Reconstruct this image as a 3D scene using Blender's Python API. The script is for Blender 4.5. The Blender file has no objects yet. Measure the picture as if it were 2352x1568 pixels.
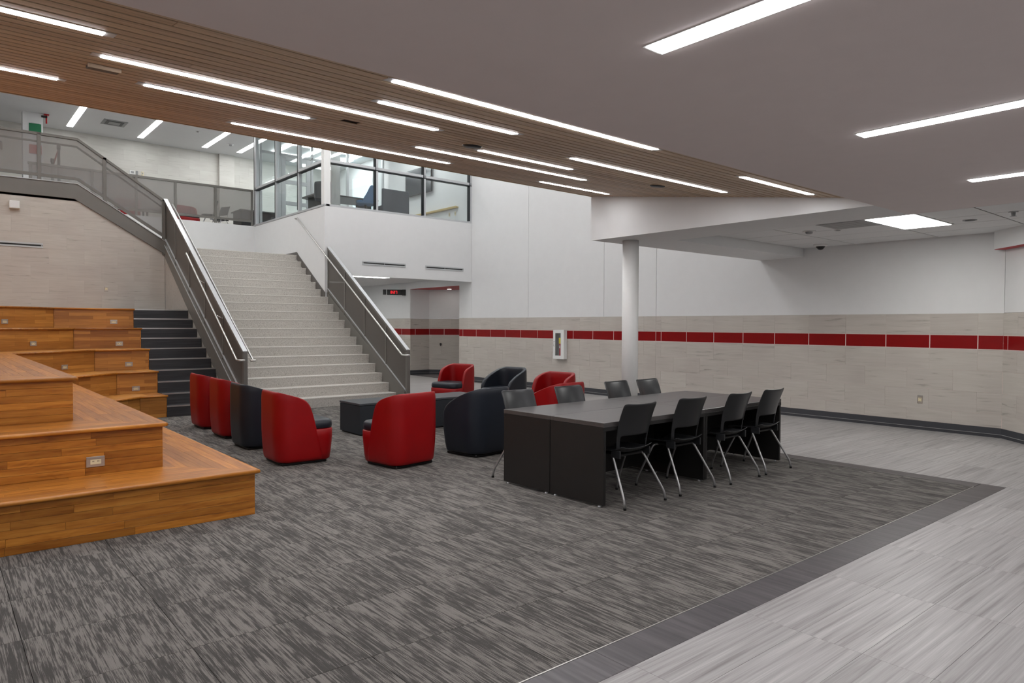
import bpy, math, random
from mathutils import Vector, Matrix
random.seed(7)
D = bpy.data
SC = bpy.context.scene
COL = SC.collection
PI = math.pi

# ---------------------------------------------------------------- camera
cam_d = D.cameras.new('camera')
cam_o = D.objects.new('camera', cam_d); COL.objects.link(cam_o)
F_PX = 1593.75
cam_d.sensor_width = 36.0
cam_d.lens = F_PX * 36.0 / 2352.0
cam_d.clip_end = 200
yaw, pitch, roll = [math.radians(v) for v in (49.964, -1.3166, 0.2565)]
fw = Vector((math.cos(pitch)*math.cos(yaw), math.cos(pitch)*math.sin(yaw), math.sin(pitch)))
rt0 = Vector((math.sin(yaw), -math.cos(yaw), 0)); up0 = rt0.cross(fw)
rt = math.cos(roll)*rt0 + math.sin(roll)*up0
up = -math.sin(roll)*rt0 + math.cos(roll)*up0
cam_o.matrix_world = Matrix(((rt.x, up.x, -fw.x, 0), (rt.y, up.y, -fw.y, 0), (rt.z, up.z, -fw.z, 1.6), (0, 0, 0, 1)))
SC.camera = cam_o

# ---------------------------------------------------------------- world, exposure, light levels
SC.view_settings.view_transform = 'Standard'
SC.view_settings.look = 'None'
SC.view_settings.gamma = 1.0
SC.view_settings.use_curve_mapping = False
SC.view_settings.exposure = 0.95
w = D.worlds.new('world'); SC.world = w; w.use_nodes = True
w.node_tree.nodes['Background'].inputs[0].default_value = (0.75, 0.85, 1.0, 1)
w.node_tree.nodes['Background'].inputs[1].default_value = 0.35
LIN = 15.0        # linear lamps in the slatted ceiling
LIN2 = 15.0       # linear lamps in the grey ceiling
LINH = 16.5       # unseen lamps added high over the stair hall
LINU = 9.0       # linear lamps upstairs
TROF = 9.0        # square lamps in the tile ceilings

# ---------------------------------------------------------------- materials
def srgb(r, g, b):
    def f(c):
        c /= 255.0
        return c/12.92 if c <= 0.04045 else ((c+0.055)/1.055)**2.4
    return (f(r), f(g), f(b), 1)

class NT:
    def __init__(s, name):
        s.m = D.materials.new(name); s.m.use_nodes = True
        s.t = s.m.node_tree; s.n = s.t.nodes; s.b = s.n['Principled BSDF']
    def new(s, typ, **kw):
        nd = s.n.new(typ)
        for k, v in kw.items():
            if k.startswith('i_'):
                nd.inputs[k[2:].replace('_', ' ')].default_value = v
            else: setattr(nd, k, v)
        return nd
    def link(s, a, ao, b, bi): s.t.links.new(a.outputs[ao], b.inputs[bi])
    def coords(s, scale=(1, 1, 1), rnd=0.0, world=False, rot=(0, 0, 0)):
        if world:
            g = s.new('ShaderNodeNewGeometry'); src, so = g, 'Position'
        else:
            g = s.new('ShaderNodeTexCoord'); src, so = g, 'Object'
        if rnd:
            oi = s.new('ShaderNodeObjectInfo')
            mul = s.new('ShaderNodeVectorMath', operation='SCALE'); mul.inputs[0].default_value = (13.7*rnd, 7.3*rnd, 3.1*rnd)
            s.link(oi, 'Random', mul, 'Scale')
            ad = s.new('ShaderNodeVectorMath', operation='ADD')
            s.link(src, so, ad, 0); s.link(mul, 0, ad, 1); src, so = ad, 0
        mp = s.new('ShaderNodeMapping'); mp.inputs['Scale'].default_value = scale; mp.inputs['Rotation'].default_value = rot
        s.link(src, so, mp, 'Vector')
        return mp
    def noise(s, vec, scale=1, detail=3, rough=0.5, dist=0.0):
        nz = s.new('ShaderNodeTexNoise'); nz.inputs['Scale'].default_value = scale
        nz.inputs['Detail'].default_value = detail; nz.inputs['Roughness'].default_value = rough
        nz.inputs['Distortion'].default_value = dist
        s.link(vec, 'Vector', nz, 'Vector'); return nz
    def ramp(s, fac, fo, stops, interp='LINEAR'):
        r = s.new('ShaderNodeValToRGB'); r.color_ramp.interpolation = interp
        el = r.color_ramp.elements
        el[0].position, el[0].color = stops[0]; el[1].position, el[1].color = stops[-1]
        for p, c in stops[1:-1]:
            e = el.new(p); e.color = c
        s.link(fac, fo, r, 'Fac'); return r
    def mix(s, a, ao, b, bo, fac, fo=None, mode='MIX'):
        m = s.new('ShaderNodeMix', data_type='RGBA', blend_type=mode)
        if fo is None: m.inputs[0].default_value = fac
        else: s.link(fac, fo, m, 0)
        for k, (x, xo) in ((6, (a, ao)), (7, (b, bo))):
            if xo is None: m.inputs[k].default_value = x
            else: s.t.links.new(x.outputs[xo], m.inputs[k])
        return m
    def out_col(s, nd, o): s.t.links.new(nd.outputs[o], s.b.inputs['Base Color'])
    def bump(s, nd, o, strength=0.2, dist=0.002):
        bp = s.new('ShaderNodeBump'); bp.inputs['Strength'].default_value = strength; bp.inputs['Distance'].default_value = dist
        s.link(nd, o, bp, 'Height'); s.link(bp, 'Normal', s.b, 'Normal')
    def rough(s, v): s.b.inputs['Roughness'].default_value = v
    def metal(s, v): s.b.inputs['Metallic'].default_value = v
    def spec(s, v): s.b.inputs['Specular IOR Level'].default_value = v

def plain(name, col, rough=0.5, metal=0.0, spec=0.5, var=0.04, nscale=6.0):
    t = NT(name); mp = t.coords((1, 1, 1)); nz = t.noise(mp, nscale, 2)
    lo = tuple(c*(1-var) for c in col[:3])+(1,); hi = tuple(min(1, c*(1+var)) for c in col[:3])+(1,)
    r = t.ramp(nz, 'Fac', [(0.3, lo), (0.7, hi)]); t.out_col(r, 'Color')
    t.rough(rough); t.metal(metal); t.spec(spec); return t.m

def emit(name, col, strength):
    m = D.materials.new(name); m.use_nodes = True; nt = m.node_tree
    nt.nodes.remove(nt.nodes['Principled BSDF'])
    e = nt.nodes.new('ShaderNodeEmission'); e.inputs[0].default_value = col; e.inputs[1].default_value = strength
    nt.links.new(e.outputs[0], nt.nodes['Material Output'].inputs[0]); return m

M = {}
M['white'] = plain('white_paint', srgb(222, 222, 222), 0.6, var=0.01)
M['white_trim'] = plain('white_enamel', srgb(228, 228, 226), 0.35, var=0.01)
M['grey_ceiling'] = plain('grey_ceiling_paint', srgb(226, 216, 214), 0.75, spec=0.2, var=0.01)
M['red_paint'] = plain('red_paint', srgb(170, 12, 18), 0.5)
M['steel_paint'] = plain('grey_steel_paint', srgb(112, 109, 104), 0.42, metal=0.0, var=0.02)
M['steel_dark'] = plain('dark_steel_paint', srgb(92, 88, 84), 0.45, var=0.02)
M['stainless'] = plain('stainless_steel', srgb(205, 203, 200), 0.28, metal=0.85, var=0.02)
M['alu'] = plain('aluminium_frame', srgb(190, 192, 194), 0.35, metal=0.3, var=0.02)
M['gasket'] = plain('black_gasket', srgb(20, 22, 26), 0.5)
M['black'] = plain('black_plastic', srgb(16, 16, 17), 0.4)
M['charcoal'] = plain('charcoal_plastic', srgb(42, 43, 45), 0.32, var=0.03)
M['chair_leg'] = plain('silver_tube', srgb(168, 168, 168), 0.3, metal=0.7, var=0.02)
M['base_dark'] = plain('charcoal_rubber_base', srgb(58, 59, 64), 0.5, var=0.03)
M['ivory'] = plain('ivory_plastic', srgb(226, 214, 178), 0.4)
M['plate'] = plain('brushed_plate', srgb(186, 176, 166), 0.35, metal=0.6)
M['grout_light'] = plain('pale_grout', srgb(226, 204, 196), 0.8)
M['grout'] = plain('beige_grout', srgb(196, 190, 182), 0.8)
M['green'] = plain('green_panel', srgb(10, 110, 70), 0.5)
M['yellow'] = plain('yellow_tag', srgb(225, 200, 20), 0.5)
M['ext_red'] = plain('extinguisher_red', srgb(180, 14, 24), 0.3)
M['cab_in'] = plain('cabinet_inside', srgb(140, 134, 134), 0.6)
M['blue'] = plain('blue_upholstery', srgb(52, 92, 128), 0.7)
M['dark_fabric'] = plain('charcoal_upholstery', srgb(66, 68, 74), 0.7)
M['oak_rail'] = plain('pale_oak', srgb(200, 176, 120), 0.5)
M['tv'] = plain('screen_glass', srgb(50, 52, 58), 0.12, var=0.02)
M['blue_wall'] = plain('pale_blue_wall', srgb(170, 212, 228), 0.6, var=0.01)
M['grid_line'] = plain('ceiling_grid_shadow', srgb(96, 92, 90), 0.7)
M['vent_grey'] = plain('vent_grey', srgb(150, 150, 150), 0.5)
M['lamp_wood'] = emit('lamp_diffuser', (1, 0.985, 1.0, 1), LIN)
M['lamp_grey'] = emit('lamp_diffuser_wide', (1, 0.985, 1.0, 1), LIN2)
M['lamp_hall_unseen'] = emit('unseen_hall_lamp', (0.98, 0.99, 1.0, 1), LINH)
M['lamp_up'] = emit('lamp_diffuser_upper', (0.98, 1, 1.0, 1), LINU)
M['lamp_square'] = emit('lamp_panel', (1, 1, 0.97, 1), TROF)
M['lamp_small'] = emit('downlight', (1, 0.97, 0.92, 1), 20)
M['led'] = emit('red_led', (1, 0.02, 0.03, 1), 0.9)
M['daylight'] = emit('daylight_pane', (0.55, 0.85, 1.0, 1), 1.3)

def mk_carpet():
    t = NT('streaked_carpet')
    def nz(sc, rnd=1.0, d=2, r=.55): return t.noise(t.coords(sc, rnd=rnd, world=True), 1, d, r)
    n1 = nz((88, 3.2, 1)); n2 = nz((11, 2.6, 1)); n4 = nz((230, 7, 1)); n3 = nz((420, 420, 1), 0.0, 1); n5 = nz((40, 14, 1))
    def fma(a, k, prev):
        m = t.new('ShaderNodeMath', operation='MULTIPLY_ADD'); t.link(a, 'Fac', m, 0); m.inputs[1].default_value = k
        if prev is None: m.inputs[2].default_value = 0.0
        else: t.link(prev, 0, m, 2)
        return m
    v = fma(n1, .30, None); v = fma(n2, .20, v); v = fma(n4, .26, v); v = fma(n5, .10, v); v = fma(n3, .14, v)
    r = t.ramp(v, 0, [(0.0, srgb(72, 71, 69)), (0.48, srgb(78, 76, 74)), (0.535, srgb(126, 122, 118)), (1.0, srgb(140, 136, 131))])
    r2 = t.ramp(n3, 'Fac', [(0.3, (0.72, 0.72, 0.72, 1)), (0.7, (1.2, 1.2, 1.2, 1))])
    mx = t.mix(r, 'Color', r2, 'Color', 1.0, None, 'MULTIPLY')
    t.out_col(mx, 2); t.rough(0.95); t.spec(0.1); t.bump(n3, 'Fac', 0.5, 0.003); return t.m
M['carpet'] = mk_carpet()

def mk_streak(name, cols, sc=(1.3, 26, 1), rough=0.35, rnd=1.0, world=True, spec=0.5, fine=0.12, coat=0.0):
    t = NT(name)
    mp = t.coords(sc, rnd=rnd, world=world); n1 = t.noise(mp, 1, 4, 0.6, 0.3)
    mp2 = t.coords((sc[0]*2.2, sc[1]*5, sc[2]*5 if sc[2] > 1 else 1), rnd=rnd, world=world); n2 = t.noise(mp2, 1, 2, 0.6)
    r = t.ramp(n1, 'Fac', cols)
    r2 = t.ramp(n2, 'Fac', [(0.3, (1-fine,)*3+(1,)), (0.7, (1+fine,)*3+(1,))])
    mx = t.mix(r, 'Color', r2, 'Color', 1.0, None, 'MULTIPLY')
    oi = t.new('ShaderNodeObjectInfo'); r3 = t.ramp(oi, 'Random', [(0, (0.93, 0.93, 0.93, 1)), (1, (1.06, 1.06, 1.06, 1))])
    mx2 = t.mix(mx, 2, r3, 'Color', 1.0, None, 'MULTIPLY')
    t.out_col(mx2, 2); t.rough(rough); t.spec(spec); t.b.inputs['Coat Weight'].default_value = coat
    return t.m
M['plank_light'] = mk_streak('light_grey_plank', [(0.28, srgb(122, 118, 117)), (0.45, srgb(152, 149, 148)), (0.6, srgb(164, 162, 161)), (0.78, srgb(184, 182, 180))], (0.9, 34, 1), 0.42)
M['plank_dark'] = mk_streak('charcoal_plank', [(0.25, srgb(56, 54, 56)), (0.5, srgb(78, 74, 76)), (0.75, srgb(98, 94, 96))], (26, 1.2, 1), 0.4)
M['step_dark'] = mk_streak('charcoal_step', [(0.25, srgb(40, 40, 43)), (0.5, srgb(50, 50, 53)), (0.75, srgb(68, 68, 70))], (1.5, 30, 30), 0.45)

def mk_tile(name, a, b, c, along):
    t = NT(name)
    sc = (1.6, 22, 22) if along == 'x' else (22, 1.6, 22)
    mp = t.coords(sc, rnd=1.0); n1 = t.noise(mp, 1, 4, 0.6, 0.8)
    mp2 = t.coords((1, 1, 1), rnd=1.0); n2 = t.noise(mp2, 1.5, 1)
    r = t.ramp(n1, 'Fac', [(0.27, a), (0.38, b), (0.75, c)])
    r2 = t.ramp(n2, 'Fac', [(0.3, (0.95, 0.94, 0.94, 1)), (0.7, (1.04, 1.05, 1.04, 1))])
    mx = t.mix(r, 'Color', r2, 'Color', 1.0, None, 'MULTIPLY')
    t.out_col(mx, 2); t.rough(0.45); t.spec(0.35); return t.m
M['tile'] = mk_tile('limestone_tile', srgb(154, 147, 139), srgb(186, 179, 171), srgb(196, 189, 182), 'x')
M['tile_up'] = mk_tile('limestone_wall_upper', srgb(180, 176, 168), srgb(204, 201, 194), srgb(212, 209, 203), 'x')
M['tile_red'] = plain('red_glazed_tile', srgb(132, 1, 5), 0.35, var=0.05, spec=0.3)

def mk_terrazzo():
    t = NT('pale_terrazzo'); mp = t.coords((1, 1, 1)); n = t.noise(mp, 70, 4, 0.7)
    r = t.ramp(n, 'Fac', [(0.34, srgb(144, 139, 132)), (0.45, srgb(192, 188, 181)), (0.7, srgb(212, 208, 202))])
    t.out_col(r, 'Color'); t.rough(0.5); t.spec(0.3); return t.m
M['terrazzo'] = mk_terrazzo()

def mk_wood(name, cols, sc=(2.2, 30, 30), rough=0.35, var=(0.74, 1.2), coat=0.2, rot=(0, 0, 0), figure=0.16):
    t = NT(name)
    mp = t.coords(sc, rnd=1.0, rot=rot); n1 = t.noise(mp, 1, 4, 0.6, 0.15)
    mp2 = t.coords((sc[0]*.8, sc[1]*.26, sc[2]*.26), rnd=1.0, rot=rot)
    n2 = t.noise(mp2, 1, 2, 0.5, 1.2)
    wv = t.new('ShaderNodeMath', operation='MULTIPLY'); t.link(n2, 'Fac', wv, 0); wv.inputs[1].default_value = 34.0
    sn = t.new('ShaderNodeMath', operation='SINE'); t.link(wv, 0, sn, 0)
    ad = t.new('ShaderNodeMath', operation='MULTIPLY_ADD'); t.link(sn, 0, ad, 0); ad.inputs[1].default_value = figure*0.25; t.link(n1, 'Fac', ad, 2)
    r = t.ramp(ad, 0, cols)
    oi = t.new('ShaderNodeObjectInfo')
    r3 = t.ramp(oi, 'Random', [(0, (var[0], var[0]*.96, var[0]*.9, 1)), (0.5, (1, 1, 1, 1)), (1, (var[1], var[1], var[1]*.95, 1))])
    mx2 = t.mix(r, 'Color', r3, 'Color', 1.0, None, 'MULTIPLY')
    t.out_col(mx2, 2); t.rough(rough); t.b.inputs['Coat Weight'].default_value = coat
    t.b.inputs['Coat Roughness'].default_value = 0.25; t.spec(0.35); return t.m
OAK = [(0.2, srgb(108, 60, 16)), (0.40, srgb(164, 100, 34)), (0.62, srgb(186, 122, 48)), (0.85, srgb(202, 142, 66))]
M['oak'] = mk_wood('honey_oak_plank', OAK)
M['oak_side'] = mk_wood('honey_oak_plank_across', OAK, (30, 2.2, 30))
M['slat'] = mk_wood('walnut_stained_slat', [(0.25, srgb(168, 144, 118)), (0.5, srgb(196, 172, 146)), (0.8, srgb(210, 188, 164))], (1.5, 60, 60), 0.5, (0.84, 1.12), 0.0, figure=0.2)
M['slat_back'] = plain('slat_gap_shade', srgb(42, 24, 14), 0.9)  # dark backing tone stands in for shade inside the slat gaps

def mk_oak_panel():
    # far riser panels: strips narrower than ten pixels, tone only
    t = NT('oak_strip_panel'); mp = t.coords((1, 1, 1), rnd=0.7)
    br = t.new('ShaderNodeTexBrick'); br.offset = 0.37; br.squash = 1.0
    sw = t.new('ShaderNodeSeparateXYZ'); t.link(mp, 'Vector', sw, 0)
    cb = t.new('ShaderNodeCombineXYZ'); t.link(sw, 'X', cb, 'X'); t.link(sw, 'Z', cb, 'Y'); t.link(cb, 0, br, 'Vector')
    br.inputs['Color1'].default_value = srgb(150, 94, 38); br.inputs['Color2'].default_value = srgb(196, 136, 64); br.inputs['Mortar'].default_value = srgb(130, 74, 30)
    br.inputs['Scale'].default_value = 1.0; br.inputs['Mortar Size'].default_value = 0.001; br.inputs['Brick Width'].default_value = 0.62; br.inputs['Row Height'].default_value = 0.062
    mp2 = t.coords((2.5, 30, 34), rnd=1.0); n = t.noise(mp2, 1, 4, 0.6, 0.6)
    r = t.ramp(n, 'Fac', [(0.25, (0.75, 0.72, 0.68, 1)), (0.6, (1.05, 1.05, 1.05, 1))])
    mx = t.mix(br, 'Color', r, 'Color', 1.0, None, 'MULTIPLY'); t.out_col(mx, 2); t.rough(0.35); return t.m
M['oak_panel'] = mk_oak_panel()

def mk_vinyl(name, col, rough=0.42):
    t = NT(name); mp = t.coords((1, 1, 1)); n = t.noise(mp, 220, 2, 0.6); n2 = t.noise(mp, 5, 2)
    r = t.ramp(n2, 'Fac', [(0.3, tuple(c*.94 for c in col[:3])+(1,)), (0.7, tuple(c*1.05 for c in col[:3])+(1,))])
    t.out_col(r, 'Color'); t.rough(rough); t.spec(0.35); t.bump(n, 'Fac', 0.12, 0.001); return t.m
M['red_vinyl'] = mk_vinyl('red_vinyl', srgb(142, 2, 7))
M['navy_vinyl'] = mk_vinyl('navy_charcoal_vinyl', srgb(32, 36, 44), 0.38)
M['table_top'] = mk_streak('black_laminate_lit_top', [(0.3, srgb(70, 67, 66)), (0.7, srgb(80, 77, 76))], (2, 20, 20), 0.3, world=False, fine=0.05)  # lighter base puts ceiling reflection into the black tabletops
M['table_body'] = mk_streak('black_laminate_body', [(0.3, srgb(24, 23, 22)), (0.7, srgb(30, 28, 27))], (20, 2, 2), 0.5, world=False, fine=0.06)
M['bench_top'] = plain('slate_laminate', srgb(70, 74, 78), 0.35)
M['bench_body'] = plain('slate_laminate_body', srgb(34, 40, 46), 0.5)

def mk_screen(name, col, alpha):
    # perforated steel infill seen from afar
    m = D.materials.new(name); m.use_nodes = True; nt = m.node_tree
    b = nt.nodes['Principled BSDF']; b.inputs['Base Color'].default_value = col; b.inputs['Roughness'].default_value = 0.5
    tr = nt.nodes.new('ShaderNodeBsdfTransparent'); mx = nt.nodes.new('ShaderNodeMixShader'); mx.inputs[0].default_value = alpha
    nt.links.new(tr.outputs[0], mx.inputs[1]); nt.links.new(b.outputs[0], mx.inputs[2])
    nt.links.new(mx.outputs[0], nt.nodes['Material Output'].inputs[0]); return m
M['screen_open'] = mk_screen('perforated_screen', srgb(136, 133, 130), 0.5)
M['screen_dense'] = mk_screen('perforated_stair_screen', srgb(96, 91, 86), 0.94)
def mk_glass():
    m = D.materials.new('clear_glass'); m.use_nodes = True; nt = m.node_tree
    b = nt.nodes['Principled BSDF']; nt.nodes.remove(b)
    tr = nt.nodes.new('ShaderNodeBsdfTransparent'); tr.inputs[0].default_value = (0.95, 0.975, 0.975, 1)
    gl = nt.nodes.new('ShaderNodeBsdfGlossy'); gl.inputs['Roughness'].default_value = 0.02
    mx = nt.nodes.new('ShaderNodeMixShader'); mx.inputs[0].default_value = 0.06
    nt.links.new(tr.outputs[0], mx.inputs[1]); nt.links.new(gl.outputs[0], mx.inputs[2])
    nt.links.new(mx.outputs[0], nt.nodes['Material Output'].inputs[0]); return m
M['glass'] = mk_glass()

# ---------------------------------------------------------------- mesh helpers
def link(name, me, parent=None, loc=(0, 0, 0), rz=0.0):
    o = D.objects.new(name, me); COL.objects.link(o)
    if parent is not None:
        o.parent = parent
        if parent.type == 'MESH' and not parent.get('_local'): loc = Vector(loc)-parent.location
    o.location = loc
    if rz: o.rotation_euler = (0, 0, rz)
    return o
def raw(name, vs, fs, mat, smooth=False):
    me = D.meshes.new(name); me.from_pydata([tuple(v) for v in vs], [], fs); me.materials.append(mat)
    if smooth: me.polygons.foreach_set('use_smooth', [True]*len(me.polygons))
    me.update(); return me
def outward(me):
    import bmesh
    bm = bmesh.new(); bm.from_mesh(me); bmesh.ops.recalc_face_normals(bm, faces=bm.faces); bm.to_mesh(me); bm.free(); me.update(); return me
CACHE = {}
def box_mesh(name, dx, dy, dz, mat, b=0.0):
    key = (round(dx, 4), round(dy, 4), round(dz, 4), mat.name, b)
    if key in CACHE: return CACHE[key]
    x, y, z = dx/2, dy/2, dz/2
    if b <= 0:
        vs = [(sx*x, sy*y, sz*z) for sx in (-1, 1) for sy in (-1, 1) for sz in (-1, 1)]
        fs = [(0, 1, 3, 2), (4, 6, 7, 5), (0, 4, 5, 1), (2, 3, 7, 6), (0, 2, 6, 4), (1, 5, 7, 3)]
    else:
        vs = []; idx = {}
        for sx in (-1, 1):
            for sy in (-1, 1):
                for sz in (-1, 1):
                    for ax in range(3):
                        p = [sx*(x-b), sy*(y-b), sz*(z-b)]; p[ax] = (sx, sy, sz)[ax]*(x, y, z)[ax]
                        idx[(sx, sy, sz, ax)] = len(vs); vs.append(tuple(p))
        fs = []
        for ax in range(3):
            o = [a for a in range(3) if a != ax]
            for s in (-1, 1):
                q = []
                for (u, v) in ((-1, -1), (1, -1), (1, 1), (-1, 1)):
                    k = [0, 0, 0]; k[ax] = s; k[o[0]] = u; k[o[1]] = v; q.append(idx[(*k, ax)])
                fs.append(tuple(q))
            for u in (-1, 1):
                for v in (-1, 1):
                    k0 = [0, 0, 0]; k0[ax] = -1; k0[o[0]] = u; k0[o[1]] = v; k1 = list(k0); k1[ax] = 1
                    fs.append((idx[(*k0, o[0])], idx[(*k0, o[1])], idx[(*k1, o[1])], idx[(*k1, o[0])]))
        for sx in (-1, 1):
            for sy in (-1, 1):
                for sz in (-1, 1): fs.append(tuple(idx[(sx, sy, sz, a)] for a in range(3)))
    me = raw(name, vs, fs, mat); outward(me); CACHE[key] = me; return me
def box(name, x0, x1, y0, y1, z0, z1, mat, parent=None, b=0.0, rz=0.0):
    me = box_mesh(name, abs(x1-x0), abs(y1-y0), abs(z1-z0), mat, b)
    return link(name, me, parent, ((x0+x1)/2, (y0+y1)/2, (z0+z1)/2), rz)
def prism(name, poly, z0, z1, mat, parent=None):
    """vertical prism from a plan polygon"""
    cx = sum(p[0] for p in poly)/len(poly); cy = sum(p[1] for p in poly)/len(poly); n = len(poly); cz = (z0+z1)/2
    vs = [(p[0]-cx, p[1]-cy, z0-cz) for p in poly]+[(p[0]-cx, p[1]-cy, z1-cz) for p in poly]
    fs = [tuple(range(n)), tuple(range(n, 2*n))]+[(i, (i+1) % n, n+(i+1) % n, n+i) for i in range(n)]
    me = outward(raw(name, vs, fs, mat)); return link(name, me, parent, (cx, cy, cz))
def vprism(name, poly, a0, a1, axis, mat, parent=None):
    """polygon in a vertical plane: axis 'x' -> poly is (y,z), extruded x a0..a1; axis 'y' -> poly is (x,z)"""
    n = len(poly); c0 = sum(p[0] for p in poly)/n; c1 = sum(p[1] for p in poly)/n; ac = (a0+a1)/2
    if axis == 'x': vs = [(a-ac, p[0]-c0, p[1]-c1) for a in (a0, a1) for p in poly]; loc = (ac, c0, c1)
    else: vs = [(p[0]-c0, a-ac, p[1]-c1) for a in (a0, a1) for p in poly]; loc = (c0, ac, c1)
    fs = [tuple(range(n)), tuple(range(n, 2*n))]+[(i, (i+1) % n, n+(i+1) % n, n+i) for i in range(n)]
    me = outward(raw(name, vs, fs, mat)); return link(name, me, parent, loc)
def tube_geo(path, r, seg=10, vs=None, fs=None):
    vs = [] if vs is None else vs; fs = [] if fs is None else fs; base = len(vs)
    P = [Vector(p) for p in path]; n = len(P); ref = None
    for i, p in enumerate(P):
        d = ((P[min(i+1, n-1)]-p).normalized()+(p-P[max(i-1, 0)]).normalized()).normalized()
        if ref is None: ref = Vector((0, 0, 1)) if abs(d.z) < 0.9 else Vector((1, 0, 0))
        a = (ref-d*ref.dot(d)).normalized(); b = d.cross(a); ref = a
        rr = r[i] if isinstance(r, (list, tuple)) else r
        for k in range(seg):
            t = 2*PI*k/seg; vs.append(p+a*math.cos(t)*rr+b*math.sin(t)*rr)
    for i in range(n-1):
        for k in range(seg):
            fs.append((base+i*seg+k, base+i*seg+(k+1) % seg, base+(i+1)*seg+(k+1) % seg, base+(i+1)*seg+k))
    fs.append(tuple(base+k for k in range(seg))); fs.append(tuple(base+(n-1)*seg+k for k in range(seg)))
    return vs, fs
def bend(path, rad=0.05, n=4):
    """round the inner corners of a polyline"""
    P = [Vector(p) for p in path]; out = [P[0]]
    for i in range(1, len(P)-1):
        a, b, c = P[i-1], P[i], P[i+1]; d1 = (a-b); d2 = (c-b); r = min(rad, d1.length*.45, d2.length*.45)
        p1 = b+d1.normalized()*r; p2 = b+d2.normalized()*r
        for k in range(n+1):
            t = k/n; out.append(p1*(1-t)**2+b*2*t*(1-t)+p2*t*t)
    out.append(P[-1]); return out
def tube(name, path, r, mat, parent=None, seg=10, rad=0.0):
    if rad: path = bend(path, rad)
    c = sum((Vector(p) for p in path), Vector())/len(path)
    vs, fs = tube_geo([Vector(p)-c for p in path], r, seg)
    me = outward(raw(name, vs, fs, mat, True)); return link(name, me, parent, c)
def lathe(name, prof, mat, parent=None, loc=(0, 0, 0), seg=24, smooth=True):
    vs = []; fs = []
    for (r, z) in prof:
        for k in range(seg): vs.append((r*math.cos(2*PI*k/seg), r*math.sin(2*PI*k/seg), z))
    n = len(prof)
    for i in range(n-1):
        for k in range(seg): fs.append((i*seg+k, i*seg+(k+1) % seg, (i+1)*seg+(k+1) % seg, (i+1)*seg+k))
    fs.append(tuple(range(seg))); fs.append(tuple((n-1)*seg+k for k in range(seg)))
    me = raw(name, vs, fs, mat, smooth); outward(me); return link(name, me, parent, loc)
def empty(name, loc=(0, 0, 0), rz=0.0):
    o = D.objects.new(name, None); COL.objects.link(o); o.location = loc; o.rotation_euler = (0, 0, rz); o.empty_display_size = 0.1; return o
def tag(o, label, cat, group=None):
    o['label'] = label; o['category'] = cat
    if group: o['group'] = group
    return o
def struct(o): o['kind'] = 'structure'; return o
def copy_tree(o, parent=None):
    c = o.copy(); COL.objects.link(c); c.parent = parent
    for ch in list(o.children): copy_tree(ch, c)
    return c

H = 0.38                       # tier height
XW = 11.88                     # long wall
ZG = 2.832                     # grey ceiling
ZU = 4.52                      # upper floor
ZT = 7.35                      # upper ceiling
RIS, TRD, Y1 = 0.19, 0.2925, 12.64
def nose(k): return Y1+TRD*(k-1), RIS*k
WS, WZ = 0.143, 2.90
def wz(y): return WZ+WS*(y-3.0)

# ================================================================ FLOOR
floor = struct(box('floor', -6, 14.5, -8, 24.6, -0.16, -0.014, M['plank_light']))
TL = 0.64
n = 0
tile_me = {}
for i in range(-1, 12):
    for j in range(0, 17):
        x1 = 8.02-TL*i if i >= 0 else None
        if x1 is None: continue
        x0 = max(x1-TL, -0.3); y0 = 2.33+TL*j; y1 = min(y0+TL, 12.95)
        if y1-y0 < 0.05: continue
        if y0 > 5.84 and x1 < 2.15: continue
        if x0 < 1.9 and y0 < 5.84:
            if x1 > 2.12 and y1 > 5.86: box('carpet_tile', 2.095, x1-.0015, 5.862, y1-.0015, -0.014, 0, M['carpet'], floor, 0.001)
            y1 = min(y1, 5.86)
        if y0 > 5.84 and x0 < 2.095: x0 = 2.095
        if y0 > 5.84 and x1 < 2.15: continue
        box('carpet_tile', x0+.0015, x1-.0015, y0+.0015, y1-.0015, -0.014, 0, M['carpet'], floor, 0.001)
for i in range(12, 14):
    for j in range(0, 6):
        x1 = 8.02-TL*i; y0 = 2.33+TL*j
        box('carpet_tile', x1-TL+.0015, x1-.0015, y0+.0015, y0+TL-.0015, -0.014, 0, M['carpet'], floor, 0.001)
# dark border
x = 8.25
while x > 1.0:
    box('border_plank', x-0.96+.001, x-.001, 2.106, 2.322, -0.014, 0, M['plank_dark'], floor, 0.001); x -= 0.96
y = 2.326
while y < 12.9:
    y2 = min(y+0.96, 12.95); box('border_plank', 8.028, 8.249, y+.001, y2-.001, -0.014, 0, M['plank_dark'], floor, 0.001); y = y2
box('edge_trim', 0.9, 8.02, 2.322, 2.329, -0.014, 0.002, M['stainless'], floor)
# light planks
for i in range(0, 8):
    for j in range(0, 6):
        x0 = 2.53+0.955*(i-1); y0 = 2.104-0.318*(j+1)
        if x0+0.955 < 1.5 or x0 > 8.2: continue
        if j >= 3 and x0 > 7.2: pass
        box('floor_plank', x0+.0006, min(x0+.9544, 8.251), y0+.0006, y0+.3174, -0.014, 0, M['plank_light'], floor, 0.0006)
for i in range(0, 4):
    for j in range(0, 40):
        x0 = 8.252+0.955*i; x1 = min(x0+.955, XW-.002); y0 = 0.832+.318*j
        if y0 < 2.1 and x0 < 8.25: continue
        box('floor_plank', x0+.0006, x1-.0006, y0+.0006, y0+.3174, -0.014, 0, M['plank_light'], floor, 0.0006)
box('border_plank', 11.9, 13.4, 16.55, 19.24, -0.014, 0.0, M['plank_dark'], floor)

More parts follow.
